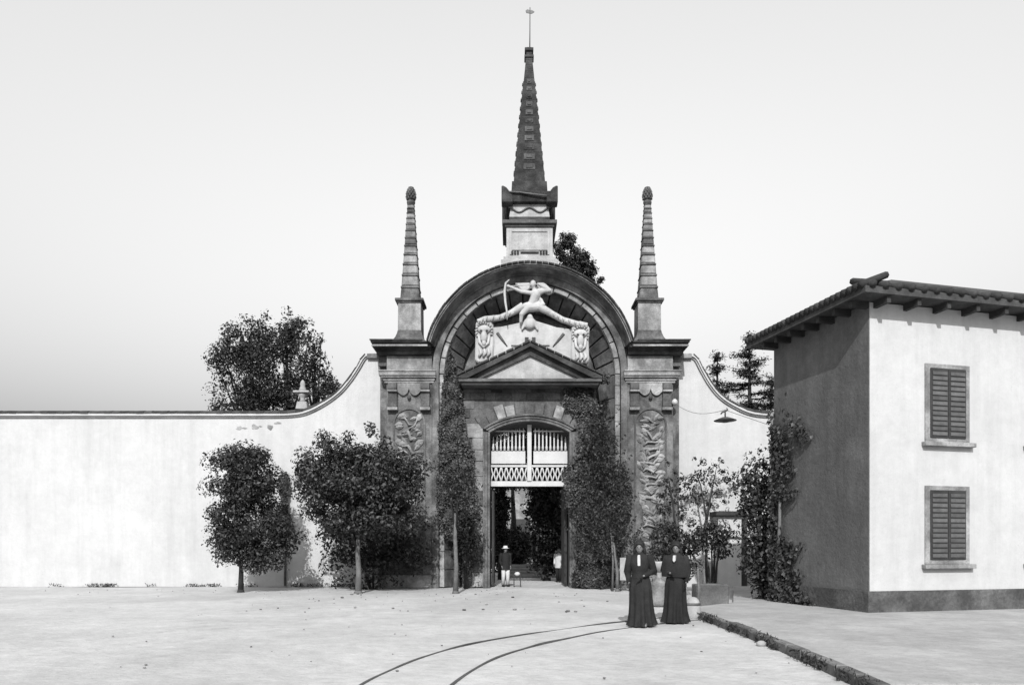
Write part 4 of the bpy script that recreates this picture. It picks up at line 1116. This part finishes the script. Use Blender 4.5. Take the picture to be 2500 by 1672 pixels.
# G: dark tree in front of the lodge
gg = (PX(1742, -7.4), -7.4, 0)
Gt = thing('street_tree', 'dense nearly black tree growing up against the building on the right', 'tree', gg, None)
zg = lambda py: PZ(py, -7.4); xg = lambda px: PX(px, -7.4)
branchy(Gt, (gg[0], gg[1]), 1.6, 0.08, 'bark_dark', (gg[0], gg[1], 3.0), (0.6, 0.5, 1.6), 7)
cl = ell_clumps((xg(1738), -7.4, zg(1150)), (0.62, 0.55, 1.3), 80, 0.27, 0.2) + ell_clumps((xg(1745), -7.5, zg(1290)), (0.52, 0.5, 1.0), 74, 0.26, 0.2)
for a, b, q in ((1720, 1050, 0.2), (1700, 1075, 0.2), (1745, 1030, 0.18), (1760, 990, 0.12), (1715, 1040, 0.12), (1690, 1190, 0.16), (1695, 1230, 0.16)): cl.append((xg(a), -7.4 + random.uniform(-0.2, 0.2), zg(b), q))
crown_part(Gt, cl, 620, 0.105, 'leaf_dark', 0.6)
# ivy on the lodge's street side
pts = []; nrm_ = Vector((-1, -0.246)).normalized()
k = 15000
t = RNG.random(k) * 2.4; zz = RNG.random(k) ** 1.2 * 5.6
edge = 1.0 + 0.45 * np.sin(zz * 1.7 + 0.6) + 0.3 * np.sin(zz * 4.3 + 1.0) + 0.22 * np.sin(zz * 9.1)
keep = RNG.random(k) < np.clip((edge - t) * 1.1 + 0.15, 0, 1) * np.clip(1.05 - (zz / 5.6) ** 2 + 0.3 * np.sin(zz * 3 + t * 5), 0.04, 1)
t, zz = t[keep], zz[keep]; kk = len(t); th = 0.05 + 0.16 * RNG.random(kk)
p = np.stack([far.x + dirn.x * t + nrm_.x * th, far.y + dirn.y * t + nrm_.y * th, zz], 1)
nn = np.stack([nrm_.x + RNG.normal(size=kk) * 0.5, nrm_.y + RNG.normal(size=kk) * 0.5, RNG.normal(size=kk) * 0.5 + 0.3], 1)
iv = thing('climbing_plant', 'speckled ivy covering the side of the building at the right edge', 'climbing plant', (far.x, far.y, 0))
link('foliage', leaves_mesh('foliage', 'ivy', p, nn, 0.11 * (0.6 + 0.8 * RNG.random(kk)), 0.75, ROOT[iv]), iv)
MB().tube([(far.x - 0.06, far.y - 0.3, 0), (far.x - 0.03, far.y - 0.5, 2.2), (far.x + 0.05, far.y - 0.4, 4.5)], [0.06, 0.045, 0.02], 6).build('stem', 'bark', iv)

# trees behind the walls
def back_tree(label, px, Y, tops, m, per, size, trunk_r=0.22, zlow=4.5):
    x = PX(px, Y)
    r = thing('garden_tree', label, 'tree', (x, Y, 0), 'trees in the garden behind the wall')
    cl = []
    for a, b, rx, rz, n, cr in tops:
        cx, cy, cz = P(a, b, Y); cl += ell_clumps((cx, Y + random.uniform(-0.5, 0.5), cz), (rx, rx, rz), n, cr, 0.2)
    crown_part(r, cl, per, size, m, 0.5, 0.35, 0.5, 0.6)
    zt = max(c_[2] for c_ in cl)
    mb = MB().tube([(x, Y, -0.05), (x + 0.1, Y, zt * 0.5), (x, Y, zt * 0.92)], [trunk_r * 1.2, trunk_r * 0.8, 0.03], 10); tr = mb.build('trunk', 'bark_dark', r)
    for i in range(8):
        q = cl[int(RNG.integers(len(cl)))]; z0 = zt * random.uniform(0.4, 0.7)
        MB().tube([(x, Y, z0), ((x + q[0]) / 2, (Y + q[1]) / 2, (z0 + q[2]) / 2 + 0.2), q[:3]], [0.08, 0.05, 0.015], 6).build('branch', 'bark_dark', tr)
back_tree('tall bushy evergreen rising behind the left wall at the picture edge', 575, 6.5, [(570, 790, 1.25, 1.3, 34, 0.42), (560, 860, 1.5, 1.6, 40, 0.45), (595, 745, 0.55, 0.75, 12, 0.3), (560, 925, 1.5, 1.2, 26, 0.45), (540, 800, 1.0, 1.2, 18, 0.4), (600, 910, 1.0, 1.2, 20, 0.42)], 'leaf_soft', 420, 0.14)
back_tree('tallest ragged evergreen behind the left wall, its top leaning right', 655, 6.0, [(650, 790, 1.0, 1.1, 30, 0.4), (662, 740, 0.5, 0.8, 14, 0.26), (640, 850, 1.4, 1.4, 36, 0.44), (700, 745, 0.3, 0.5, 6, 0.22), (690, 785, 0.7, 0.8, 14, 0.32), (640, 920, 1.5, 1.0, 26, 0.44)], 'leaf_soft', 420, 0.14)
back_tree('lower feathery evergreen behind the left wall nearest the gate', 720, 5.5, [(700, 850, 1.0, 1.0, 26, 0.4), (735, 805, 0.4, 0.65, 10, 0.24), (725, 870, 0.9, 0.9, 20, 0.36), (755, 880, 0.4, 0.5, 8, 0.24), (690, 920, 1.1, 0.9, 20, 0.4), (745, 900, 0.7, 0.5, 14, 0.3)], 'leaf_soft', 420, 0.14)
# cypress behind the arch, right of the spire
cx, cy, cz = P(1300, 600, 10.0)
cyp = thing('cypress_tree', 'dark cypress showing above the arch to the right of the spire', 'tree', (cx, 10.0, 0))
cl = []
for a, b, rx, rz, n, cr in ((1284, 570, 0.35, 0.8, 12, 0.28), (1302, 568, 0.3, 0.7, 10, 0.24), (1320, 585, 0.35, 0.7, 10, 0.26), (1338, 605, 0.35, 0.7, 12, 0.26), (1352, 628, 0.3, 0.5, 8, 0.24), (1310, 640, 1.1, 1.2, 36, 0.4), (1375, 640, 0.2, 0.3, 4, 0.16), (1310, 720, 1.5, 1.6, 30, 0.5)):
    q = P(a, b, 10.0); cl += ell_clumps(q, (rx, rx, rz), n, cr, 0.2)
crown_part(cyp, cl, 1300, 0.15, 'leaf_dark', 0.42, 0.9, 0.3, 0.5)
MB().tube([(cx, 10, -0.05), (cx + 0.05, 10, 9), (cx, 10, 17)], [0.32, 0.22, 0.05], 10).build('trunk', 'bark_dark', cyp)
# conifers behind the right wall: a trunk with whorls of drooping boughs
def conifer(label, px, Y, py_top, z_low, r_low, whorls, per_w, gap, m='leaf_soft'):
    x, _, zt = P(px, py_top, Y)
    r = thing('conifer_tree', label, 'tree', (x, Y, 0), 'conifers behind the right wall')
    tr = MB().tube([(x, Y, -0.05), (x, Y, zt * 0.6), (x, Y, zt)], [0.2, 0.13, 0.02], 8).build('trunk', 'bark_dark', r)
    ps = []; ns = []; ss = []
    for w in range(whorls):
        t = w / (whorls - 1); z = zt - 0.15 - (zt - z_low) * t; rr = 0.25 + r_low * t ** 0.8
        for k in range(per_w):
            if RNG.random() < gap: continue
            z = zt - 0.15 - (zt - z_low) * (t + (RNG.random() - 0.5) * 0.09)
            a = 2 * math.pi * (k + RNG.random() * 0.8) / per_w; L = rr * (0.4 + 0.8 * RNG.random())
            e = Vector((x + L * math.cos(a), Y + L * math.sin(a), z - 0.12 * L + 0.1)); s0 = Vector((x, Y, z))
            if L > 0.5: MB().tube([s0, (s0 + e) / 2 + Vector((0, 0, 0.04)), e], [0.03, 0.02, 0.008], 5).build('bough', 'bark_dark', tr)
            c_ = int(120 * L) + 20; u = RNG.random(c_) ** 0.7
            pp = np.array(s0) + (np.array(e) - np.array(s0)) * u[:, None] + RNG.normal(size=(c_, 3)) * np.array([0.09, 0.09, 0.06]) * (0.6 + u[:, None])
            ps.append(pp); ns.append(RNG.normal(size=(c_, 3)) * 0.6 + np.array([0, 0, 1.0])); ss.append(0.15 * (0.7 + 0.6 * RNG.random(c_)))
    p, nn, s = np.concatenate(ps), np.concatenate(ns), np.concatenate(ss)
    link('crown', leaves_mesh('crown', m, p, nn, s, 0.28, ROOT[r]), r)
conifer('small pointed conifer just above the sweep of the right wall', 1642, 6.0, 812, 5.5, 1.0, 13, 7, 0.15)
conifer('tall sparse cedar behind the right wall next to the eaves', 1716, 5.0, 765, 5.8, 2.0, 12, 8, 0.22)
conifer('low dark conifer behind the right wall at the building corner', 1765, 5.5, 868, 4.5, 1.7, 9, 8, 0.1)

# ================================================================== things by the right wall
# small white booth with a dark flat roof
bx0, bx1 = PX(1645, 0.0), PX(1698, 0.0)
booth = thing('small_booth', 'small white wall booth with dark flat roof slab behind the shrubs', 'booth', ((bx0 + bx1) / 2, 0.3, 0))
MB().box(bx0, bx1, 0.05, 0.795, 0, PZ(1181)).build('body', 'plaster', booth)
MB().box(PX(1637), PX(1706), -0.15, 0.795, PZ(1180), PZ(1170)).build('roof', 'dark_wood', booth, 0.01)
MB().box(bx1 + 0.002, bx1 + 0.24, 0.1, 0.795, 0, PZ(1180) - 0.002).build('door', 'dark_wood', booth)
MB().box(bx0 + 0.1, bx1 - 0.1, 0.0, 0.048, PZ(1232), PZ(1228)).build('ledge', 'dark_wood', booth)
# stone trough on the corner of the pavement
T0 = G(1632, 1392)
tro = thing('stone_trough', 'weathered rectangular stone trough at the corner of the pavement', 'trough', (T0[0], T0[1], 0))
tx, ty = T0[0], T0[1]; hw = 0.42; d_ = 0.55; hh = 0.62
for (x0, x1, y0, y1) in ((-hw, hw, 0, 0.11), (-hw, hw, d_ - 0.11, d_), (-hw, -hw + 0.11, 0.111, d_ - 0.111), (hw - 0.11, hw, 0.111, d_ - 0.111)):
    MB().box(tx + x0, tx + x1, ty + y0, ty + y1, 0.02, hh).build('side', 'kerbstone', tro, 0.025)
MB().box(tx - hw + 0.111, tx + hw - 0.111, ty + 0.111, ty + d_ - 0.111, 0.02, 0.3).build('floor', 'kerbstone', tro)
# bollard stone by the second woman
b0 = G(1586, 1414)
bol = thing('stone_bollard', 'short pale leaning stone bollard beside the right-hand woman', 'bollard', b0)
MB().lathe(b0[0], b0[1], [(0.20, -0.05), (0.19, 0.12), (0.165, 0.3), (0.14, 0.40), (0.09, 0.455), (0.03, 0.475)], 12).build('shaft', 'marble', bol)
MB().lathe(b0[0], b0[1], [(0.168, 0.285), (0.178, 0.30), (0.178, 0.33), (0.16, 0.345)], 12).build('band', 'stone_mid', bol)
# white stone baluster between the women, farther back
v0 = G(1509, 1386)
vs = thing('stone_pedestal', 'pale stone vase on a pedestal seen between the two women', 'pedestal', v0)
MB().lathe(v0[0], v0[1], [(0.26, 0.0), (0.26, 0.12), (0.2, 0.16), (0.19, 0.55), (0.22, 0.60), (0.13, 0.66), (0.07, 0.75), (0.06, 0.9)], 14).build('shaft', 'stone_pale', vs)
MB().lathe(v0[0], v0[1], [(0.05, 0.901), (0.10, 0.98), (0.19, 1.06), (0.21, 1.16), (0.21, 1.20), (0.16, 1.2)], 16).build('bowl', 'marble', vs)
# low ground growth and stakes
def stake(px, py, h, label):
    q = G(px, py); o = MB().tube([(q[0], q[1], -0.05), (q[0] + 0.02, q[1], h * 0.5), (q[0] - 0.01, q[1], h)], [0.035, 0.03, 0.028], 7).build('stake', 'bark'); tag(o, label, 'stake', 'wooden stakes by the shrubs')
stake(1598, 1395, 1.05, 'thin pale wooden stake between the bollard and the trough')
stake(1612, 1388, 1.0, 'thin wooden stake standing behind the left end of the trough')
# white sack cart / notice by the leaning tree
q = G(1431, 1352)
sack = thing('notice_board', 'small white board leaning on legs behind the left-hand woman', 'board', q)
MB().box(q[0] - 0.19, q[0] + 0.19, q[1] - 0.02, q[1] + 0.02, 0.38, 1.2).build('board', 'marble', sack, 0.01)
for s in (-1, 1): MB().box(q[0] + s * 0.15 - 0.02, q[0] + s * 0.15 + 0.02, q[1] + 0.021, q[1] + 0.06, 0, 1.1).build('leg', 'dark_wood', sack)
# loose stone on the road
q = G(1743, 1478)
mb = MB().ell((q[0], q[1], 0.035), (0.085, 0.07, 0.055), 9, 6)
o = mb.build('loose_stone', 'marble'); tag(o, 'single pale loose stone lying on the road near the kerb', 'stone')
# pebbles
mb = MB(); rr = random.Random(3)
for i in range(190):
    if i < 60: px, py = rr.uniform(560, 1420), rr.uniform(1358, 1400)
    elif i < 110: px, py = rr.uniform(100, 2000), rr.uniform(1352, 1560)
    else: px, py = rr.uniform(100, 1560), rr.uniform(1348, 1366)
    q = G(px, py); s = rr.uniform(0.008, 0.026) * (2.0 if i < 26 else 0.9)
    mb.ell((q[0], q[1], s * 0.2), (s * rr.uniform(0.8, 1.4), s, s * 0.6), 6, 4)
peb = mb.build('pebbles', 'pebble'); tag(peb, 'scattered small pebbles and clods on the pale road', 'pebbles', None, 'stuff')
# weeds along the kerb
k = 2600
seg_ = polyline(kpts, 0.02); ids = RNG.integers(0, len(seg_), k)
base = np.array([[seg_[i][0].x, seg_[i][0].y, 0.0] for i in ids]) + np.stack([RNG.normal(size=k) * 0.05 - 0.07, RNG.normal(size=k) * 0.04, np.zeros(k)], 1)
dens = np.array([0.4 + 0.6 * math.sin(i * 0.11) * math.sin(i * 0.043) for i in ids]); kp = RNG.random(k) < dens
base = base[kp]; base[:, 2] = RNG.random(len(base)) * 0.14
o = link('kerb_weeds', leaves_mesh('kerb_weeds', 'grass', base, RNG.normal(size=base.shape) * np.array([1, 1, 0.25]), 0.10 * (0.6 + 0.8 * RNG.random(len(base))), 0.25))
tag(o, 'low dark weeds growing along the kerb', 'weeds', None, 'stuff')

k = 1500
bx_ = -6.2 - 14 * RNG.random(k) ** 1.0
base = np.stack([bx_, WY - 0.02 - np.abs(RNG.normal(size=k)) * 0.10, RNG.random(k) * 0.13], 1)
base = base[(np.sin(bx_ * 2.3) * np.sin(bx_ * 0.9 + 1) + RNG.random(k) * 0.5) > 0.35]
o = link('wall_weeds', leaves_mesh('wall_weeds', 'grass', base, RNG.normal(size=base.shape) * np.array([1, 1, 0.25]), 0.10 * (0.6 + 0.8 * RNG.random(len(base))), 0.25))
tag(o, 'sparse low weeds along the foot of the left garden wall', 'weeds', None, 'stuff')
# ================================================================== garden behind the gate
gstep = thing('garden_steps', 'pale stone garden steps seen through the open gate', 'steps', (0.3, 9.0, 0))
for i in range(4):
    MB().box(-0.9, 1.2, 9.0 + i * 0.42, 11.0, 0.0 + i * 0.16 + 0.001 * i, 0.16 + i * 0.16).build('step', 'marble', gstep, 0.015)
pw_ = thing('garden_pavilion', 'sunlit white garden house far behind the gate, glimpsed through foliage', 'building', (-2, 30, 0))
MB().box(-8, 6, 30, 34, 0, 6.5).build('wall', 'stone_pale', pw_)
v = [(-8.4, 29.6, 6.5), (6.4, 29.6, 6.5), (6.4, 34.4, 6.5), (-8.4, 34.4, 6.5), (-5.5, 32, 8.3), (3.5, 32, 8.3)]
MB().add(v, [(0, 3, 2, 1), (0, 1, 5, 4), (1, 2, 5), (2, 3, 4, 5), (3, 0, 4)]).build('roof', 'tile', pw_)
for i in range(4):
    wnd = MB().box(-6.8 + i * 3.2, -5.6 + i * 3.2, 29.95, 29.998, 1.6, 3.8).build('window', 'dark_wood', pw_)
def garden_tree(label, x, Y, spots, per=260, size=0.17):
    r = thing('garden_tree', label, 'tree', (x, Y, 0), 'trees seen through the gate')
    cl = []
    for dx, z, rx, rz, n, cr in spots: cl += ell_clumps((x + dx, Y, z), (rx, rx * 0.8, rz), n, cr, 0.2)
    crown_part(r, cl, per, size, 'leaf_dark', 0.55, 0.35, 0.5, 0.6)
    MB().tube([(x, Y, -0.05), (x + 0.1, Y, 3), (x, Y, 6)], [0.2, 0.14, 0.05], 8).build('trunk', 'bark_dark', r)
garden_tree('dark evergreen filling the right half of the open gateway', 0.95, 6.2, [(0.12, 3.2, 1.0, 1.5, 90, 0.42), (0.25, 1.35, 0.95, 1.2, 60, 0.4), (0.0, 5.9, 1.6, 1.9, 60, 0.5)], 420)
garden_tree('dark evergreen behind the left half of the open gateway', -1.2, 7.0, [(-0.15, 3.7, 0.55, 1.2, 50, 0.34), (0.1, 6.3, 1.5, 1.7, 50, 0.5), (-0.25, 2.2, 0.6, 0.9, 40, 0.34)], 420)
garden_tree('low dark laurel closing the view behind the garden steps', -0.7, 11.5, [(0.0, 1.5, 1.2, 1.1, 90, 0.45)], 420)
garden_tree('tall dark tree standing behind the middle of the gate', 0.9, 13.0, [(-0.6, 8.2, 2.6, 2.4, 70, 0.6), (0.5, 4.2, 1.1, 2.0, 44, 0.5), (0.7, 1.8, 1.4, 1.4, 30, 0.5)])
hd = thing('garden_hedge', 'low dark hedge across the garden behind the gate', 'hedge', (-1.5, 16, 0))
cl = [(x, 16 + random.uniform(-0.4, 0.4), random.uniform(0.1, 2.3), 0.5) for x in np.arange(-8, 8, 0.3) for _ in range(3)]
p, nn, s = clump_leaves(cl, 150, 0.17, 0.5, 0.6, 0.3)
link('foliage', leaves_mesh('foliage', 'leaf_dark', p, nn, s, 0.6, ROOT[hd]), hd)
MB().tube([(-8, 16, 0.25), (0, 16.1, 0.5), (8, 16, 0.25)], 0.05, 6).build('stem', 'bark_dark', hd)

# ================================================================== PEOPLE
def hand(mb, w, d, side, k):
    """palm and five bent fingers hanging from wrist w along direction d"""
    w = Vector(w); d = Vector(d).normalized(); x = Vector((side, 0, 0)); fwd = Vector((0, -1, 0))
    pc = w + d * 0.05 * k
    mb.ell(pc, (0.022 * k, 0.042 * k, 0.052 * k), 8, 6)
    for i, L in enumerate((0.062, 0.072, 0.066, 0.05)):
        b = pc + d * 0.04 * k + fwd * (0.027 - 0.018 * i) * k
        m = b + d * L * 0.55 * k - x * 0.006 * k
        e = m + d * L * 0.4 * k - x * 0.02 * k
        mb.tube([b, m, e], [0.0095 * k, 0.0085 * k, 0.006 * k], 6)
    b = pc + fwd * 0.03 * k - d * 0.01 * k
    mb.tube([b, b + fwd * 0.025 * k + d * 0.03 * k, b + fwd * 0.022 * k + d * 0.06 * k], [0.011 * k, 0.010 * k, 0.007 * k], 6)

def person(label, cat, loc, rz, h, dress, arms, group=None, tone='black_cloth', legs='grey_cloth', hat=None, step=0.0, jw=0.026, jb=1.20, arms_r=None, shawl=False, lean=(0, 0)):
    k = h / 1.70
    r = thing('person', label, cat, loc, group, rz)
    r.rotation_euler = (lean[0], lean[1], rz)
    ROOT[r] = Vector((0, 0, 0))            # parts below are modelled round the origin
    V = lambda x, y, z: Vector((x * k, y * k, z * k))
    mb = MB()
    mb.ell(V(0, -0.005, 1.585), (0.074 * k, 0.092 * k, 0.112 * k), 14, 10)
    mb.ell(V(0, -0.045, 1.53), (0.05 * k, 0.05 * k, 0.055 * k))
    mb.ell(V(0, -0.100, 1.575), (0.014 * k, 0.022 * k, 0.026 * k))
    for s in (-1, 1): mb.ell(V(s * 0.076, 0.005, 1.575), (0.014 * k, 0.024 * k, 0.034 * k))
    mb.cap(V(0, 0.01, 1.52), 0.05 * k, V(0, 0.01, 1.40), 0.06 * k)
    mb.ell(V(0, 0, 1.27), (0.165 * k, 0.11 * k, 0.20 * k)); mb.ell(V(0, 0, 1.05), (0.13 * k, 0.095 * k, 0.18 * k)); mb.ell(V(0, 0, 0.92), (0.165 * k, 0.115 * k, 0.14 * k))
    for s in (-1, 1):
        st = step * s
        mb.cap(V(s * 0.09, 0, 0.90), 0.088 * k, V(s * 0.095, -0.02 - st * 0.5, 0.49), 0.06 * k)
        mb.cap(V(s * 0.095, -0.02 - st * 0.5, 0.49), 0.06 * k, V(s * 0.095, 0.02 - st, 0.09), 0.04 * k)
        mb.cap(V(s * 0.095, 0.03 - st, 0.045), 0.04 * k, V(s * 0.105, -0.13 - st, 0.035), 0.034 * k)
        sh, el, wr = [V(s * a[0], a[1], a[2]) for a in (arms_r if s < 0 and arms_r else arms)]
        mb.cap(V(s * 0.10, 0, 1.37), 0.055 * k, sh, 0.05 * k); mb.cap(sh, 0.052 * k, el, 0.04 * k); mb.cap(el, 0.04 * k, wr, 0.027 * k)
    me = remesh(mb, 0.016 * k, 3)
    hb = MB()
    for s in (-1, 1):
        el, wr = [V(s * a[0], a[1], a[2]) for a in (arms_r if s < 0 and arms_r else arms)[1:]]
        hand(hb, wr, wr - el, s, k)
    bm = bmesh.new(); bm.from_mesh(me); nb_ = len(bm.faces); hm = hb.mesh('h', None); bm.from_mesh(hm)
    if dress:
        for f_ in list(bm.faces)[nb_:]: f_.material_index = 1
    bm.to_mesh(me); bm.free(); bpy.data.meshes.remove(hm)
    me.polygons.foreach_set('use_smooth', [True] * len(me.polygons))
    me.name = 'body'; me.materials.append(MATS['skin']); me.materials.append(MATS['black_cloth'])
    link('body', me, r)
    for s in (-1, 1): MB().ell(V(s * 0.03, -0.088, 1.592), (0.012 * k, 0.008 * k, 0.007 * k), 8, 5).build('eye', 'hair', r)
    MB().ell(V(0, -0.091, 1.523), (0.022 * k, 0.008 * k, 0.006 * k), 8, 5).build('mouth', 'grey_cloth', r)
    # hair
    mb = MB(); mb.ell(V(0, 0.022, 1.615), (0.088 * k, 0.098 * k, 0.105 * k), 14, 8); mb.ell(V(0, 0.07, 1.56), (0.08 * k, 0.06 * k, 0.09 * k))
    if dress: mb.ell(V(0, 0.06, 1.70), (0.055 * k, 0.055 * k, 0.045 * k)); mb.tube([V(-0.075, -0.05, 1.60), V(-0.05, -0.075, 1.66), V(0, -0.085, 1.675), V(0.05, -0.075, 1.66), V(0.075, -0.05, 1.60)], [0.028 * k] * 5, 8)
    me = remesh(mb, 0.014 * k, 2); me.name = 'hair'; me.materials.append(MATS['hair']); link('hair', me, r)
    if dress:
        MB().lathe(0, 0.02 * k, [(0.085 * k, 1.63 * k), (0.108 * k, 1.645 * k), (0.108 * k, 1.66 * k), (0.092 * k, 1.69 * k), (0.07 * k, 1.725 * k), (0.04 * k, 1.74 * k), (0.01 * k, 1.745 * k)], 18).build('bonnet', 'black_cloth', r)
        MB().tube([V(-0.085, 0.0, 1.63), V(-0.098, 0.02, 1.52), V(-0.10, 0.03, 1.42)], [0.03 * k, 0.035 * k, 0.03 * k], 8).tube([V(0.085, 0.0, 1.63), V(0.098, 0.02, 1.52), V(0.10, 0.03, 1.42)], [0.03 * k, 0.035 * k, 0.03 * k], 8).tube([V(0, 0.09, 1.64), V(0, 0.12, 1.5), V(0, 0.12, 1.36)], [0.07 * k, 0.085 * k, 0.07 * k], 10).build('veil', 'black_cloth', r)
    def loft(rings, name, m, nfold=0, amp=0.0, seed=0, n=40):
        v = []; f = []; rr = random.Random(seed); ph = [rr.uniform(0, 6.28) for _ in range(4)]
        for (z, rx, ry, oy) in rings:
            fa = amp * (max(0, (1.0 - z / 1.0)) if amp < 0.5 else 0.11 * max(0, 1.45 - z)) if nfold else 0
            for i in range(n):
                a = 2 * math.pi * i / n
                q = 1 + fa * (0.6 * math.sin(nfold * a + ph[0]) + 0.4 * math.sin((nfold - 4) * a + ph[1] + z * 2) + 0.3 * math.sin(3 * a + ph[2]))
                v.append((rx * q * math.cos(a) * k, (ry * q * math.sin(a) + oy) * k, z * k))
        for j in range(len(rings) - 1):
            for i in range(n): f.append((j * n + i, j * n + (i + 1) % n, (j + 1) * n + (i + 1) % n, (j + 1) * n + i))
        q = MB(); q.add(v, f, True); return q.build(name, m, r)
    def sleeves(m, wide=1.0):
        for s in (-1, 1):
            sh, el, wr = [V(s * a[0], a[1], a[2]) for a in (arms_r if s < 0 and arms_r else arms)]
            e2 = el + (wr - el) * 0.93
            MB().tube([V(s * 0.13, 0, 1.395), sh + Vector((0, 0, 0.02 * k)), (sh + el) / 2, el, (el + e2) / 2, e2], [0.05 * k, 0.088 * k * wide, 0.078 * k * wide, 0.068 * k * wide, 0.056 * k, 0.046 * k], 12).build('sleeve', m, r)
    if dress:
        loft([(0.02, 0.285, 0.32, 0.04), (0.10, 0.262, 0.30, 0.035), (0.25, 0.24, 0.27, 0.02), (0.45, 0.23, 0.245, 0.01), (0.65, 0.228, 0.222, 0.0), (0.82, 0.222, 0.19, 0), (0.95, 0.195, 0.16, 0), (1.05, 0.148, 0.122, 0)], 'skirt', tone, 11, 0.20, int(h * 100) + int(loc[0] * 10), 96)
        loft([(0.98, 0.185, 0.155, 0), (1.05, 0.155, 0.128, 0), (1.12, 0.162, 0.130, -0.005), (1.25, 0.196, 0.150, -0.018), (1.34, 0.205, 0.138, -0.01), (1.40, 0.195, 0.112, 0), (1.435, 0.15, 0.095, 0.005), (1.46, 0.085, 0.08, 0.005), (1.50, 0.066, 0.068, 0.005)], 'bodice', tone)
        sleeves(tone, 1.12)
        if shawl:
            loft([(0.98, 0.30, 0.20, 0.02), (1.08, 0.305, 0.205, 0.015), (1.2, 0.295, 0.195, 0.005), (1.32, 0.262, 0.165, 0), (1.40, 0.215, 0.13, 0.005), (1.45, 0.12, 0.10, 0.01), (1.49, 0.082, 0.085, 0.01)], 'shawl', tone, 9, 0.9, 3, 64)
        MB().prism([(-0.024 * k, 1.44 * k), (0.024 * k, 1.44 * k), (0.03 * k, 1.33 * k), (jw * k, jb * k), (-jw * k, jb * k), (-0.03 * k, 1.33 * k)], (-0.215 if shawl else -0.185) * k, -0.08 * k).build('jabot', 'white_cloth', r, 0.01)
    else:
        loft([(0.72, 0.20, 0.145, 0), (0.9, 0.195, 0.14, 0), (1.05, 0.17, 0.128, 0), (1.25, 0.198, 0.14, 0), (1.37, 0.195, 0.125, 0), (1.43, 0.13, 0.09, 0.005), (1.47, 0.07, 0.072, 0.01)], 'jacket', tone)
        sleeves(tone)
        for s in (-1, 1):
            st = step * s
            MB().tube([V(s * 0.085, 0, 0.92), V(s * 0.095, -0.02 - st * 0.5, 0.49), V(s * 0.097, 0.02 - st, 0.07)], [0.108 * k, 0.085 * k, 0.07 * k], 12).build('trouser_leg', legs, r)
            MB().cap(V(s * 0.097, 0.05 - st, 0.045), 0.05 * k, V(s * 0.107, -0.13 - st, 0.04), 0.042 * k).build('shoe', 'hair', r)
        if hat: MB().lathe(0, 0, [(0.17 * k, 1.64 * k), (0.172 * k, 1.65 * k), (0.10 * k, 1.665 * k), (0.095 * k, 1.73 * k), (0.07 * k, 1.755 * k), (0.02 * k, 1.76 * k)], 18).build('hat', hat, r)
    return r
# the two women in black in the road
def GP(px, py): q = G(px, py); return (q[0], q[1], 0.0)
person('left-hand woman in long black dress with long white jabot, standing on the tram rail', 'person', GP(1468, 1432), R(-16), 1.70, True, [(0.18, 0.0, 1.365), (0.27, 0.05, 1.11), (0.085, -0.20, 1.02)], 'two women in black', step=0.14, jb=1.22, lean=(R(1.5), R(-1.2)), arms_r=[(0.18, 0.0, 1.365), (0.26, 0.06, 1.10), (0.22, -0.04, 0.87)])
person('second woman in long black dress, standing right of her companion beside the bollard', 'person', GP(1544, 1424), R(-24), 1.68, True, [(0.18, 0.0, 1.365), (0.25, 0.03, 1.09), (0.24, -0.08, 0.86)], 'two women in black', step=-0.05, shawl=True, lean=(R(1), R(1.5)), jw=0.006, jb=1.30, arms_r=[(0.18, 0.0, 1.365), (0.26, 0.02, 1.11), (0.07, -0.20, 1.06)])
# people in and behind the gateway
person('man in white hat and dark jacket standing at the left of the open gate', 'person', (PX(1157, 0.9), 0.95, 0), R(20), 1.58, False, [(0.185, 0.0, 1.38), (0.23, 0.04, 1.10), (0.20, -0.08, 0.88)], None, 'black_cloth', 'white_cloth', 'white_cloth', 0.03)
person('person in white jacket and dark trousers on the garden path inside the gate', 'person', (PX(1279, 4.6), 4.6, 0), R(-25), 1.5, False, [(0.185, 0.0, 1.38), (0.23, 0.04, 1.10), (0.2, -0.1, 0.9)], None, 'white_cloth', 'black_cloth', None, 0.06)
# a small stool in the doorway
q = (PX(1184, 0.9), 0.9, 0)
stl = thing('stool', 'small dark wooden stool with pale bundle just inside the open gate', 'stool', q)
MB().box(q[0] - 0.16, q[0] + 0.16, q[1] - 0.15, q[1] + 0.15, 0.36, 0.42).build('seat', 'dark_wood', stl, 0.01)
for sx in (-1, 1):
    for sy in (-1, 1): MB().box(q[0] + sx * 0.13 - 0.02, q[0] + sx * 0.13 + 0.02, q[1] + sy * 0.12 - 0.02, q[1] + sy * 0.12 + 0.02, 0, 0.359).build('leg', 'dark_wood', stl)
bd = MB().ell((q[0], q[1], 0.50), (0.12, 0.11, 0.09), 10, 6).build('bundle', 'white_cloth'); tag(bd, 'pale round bundle resting on the stool inside the gate', 'bundle')
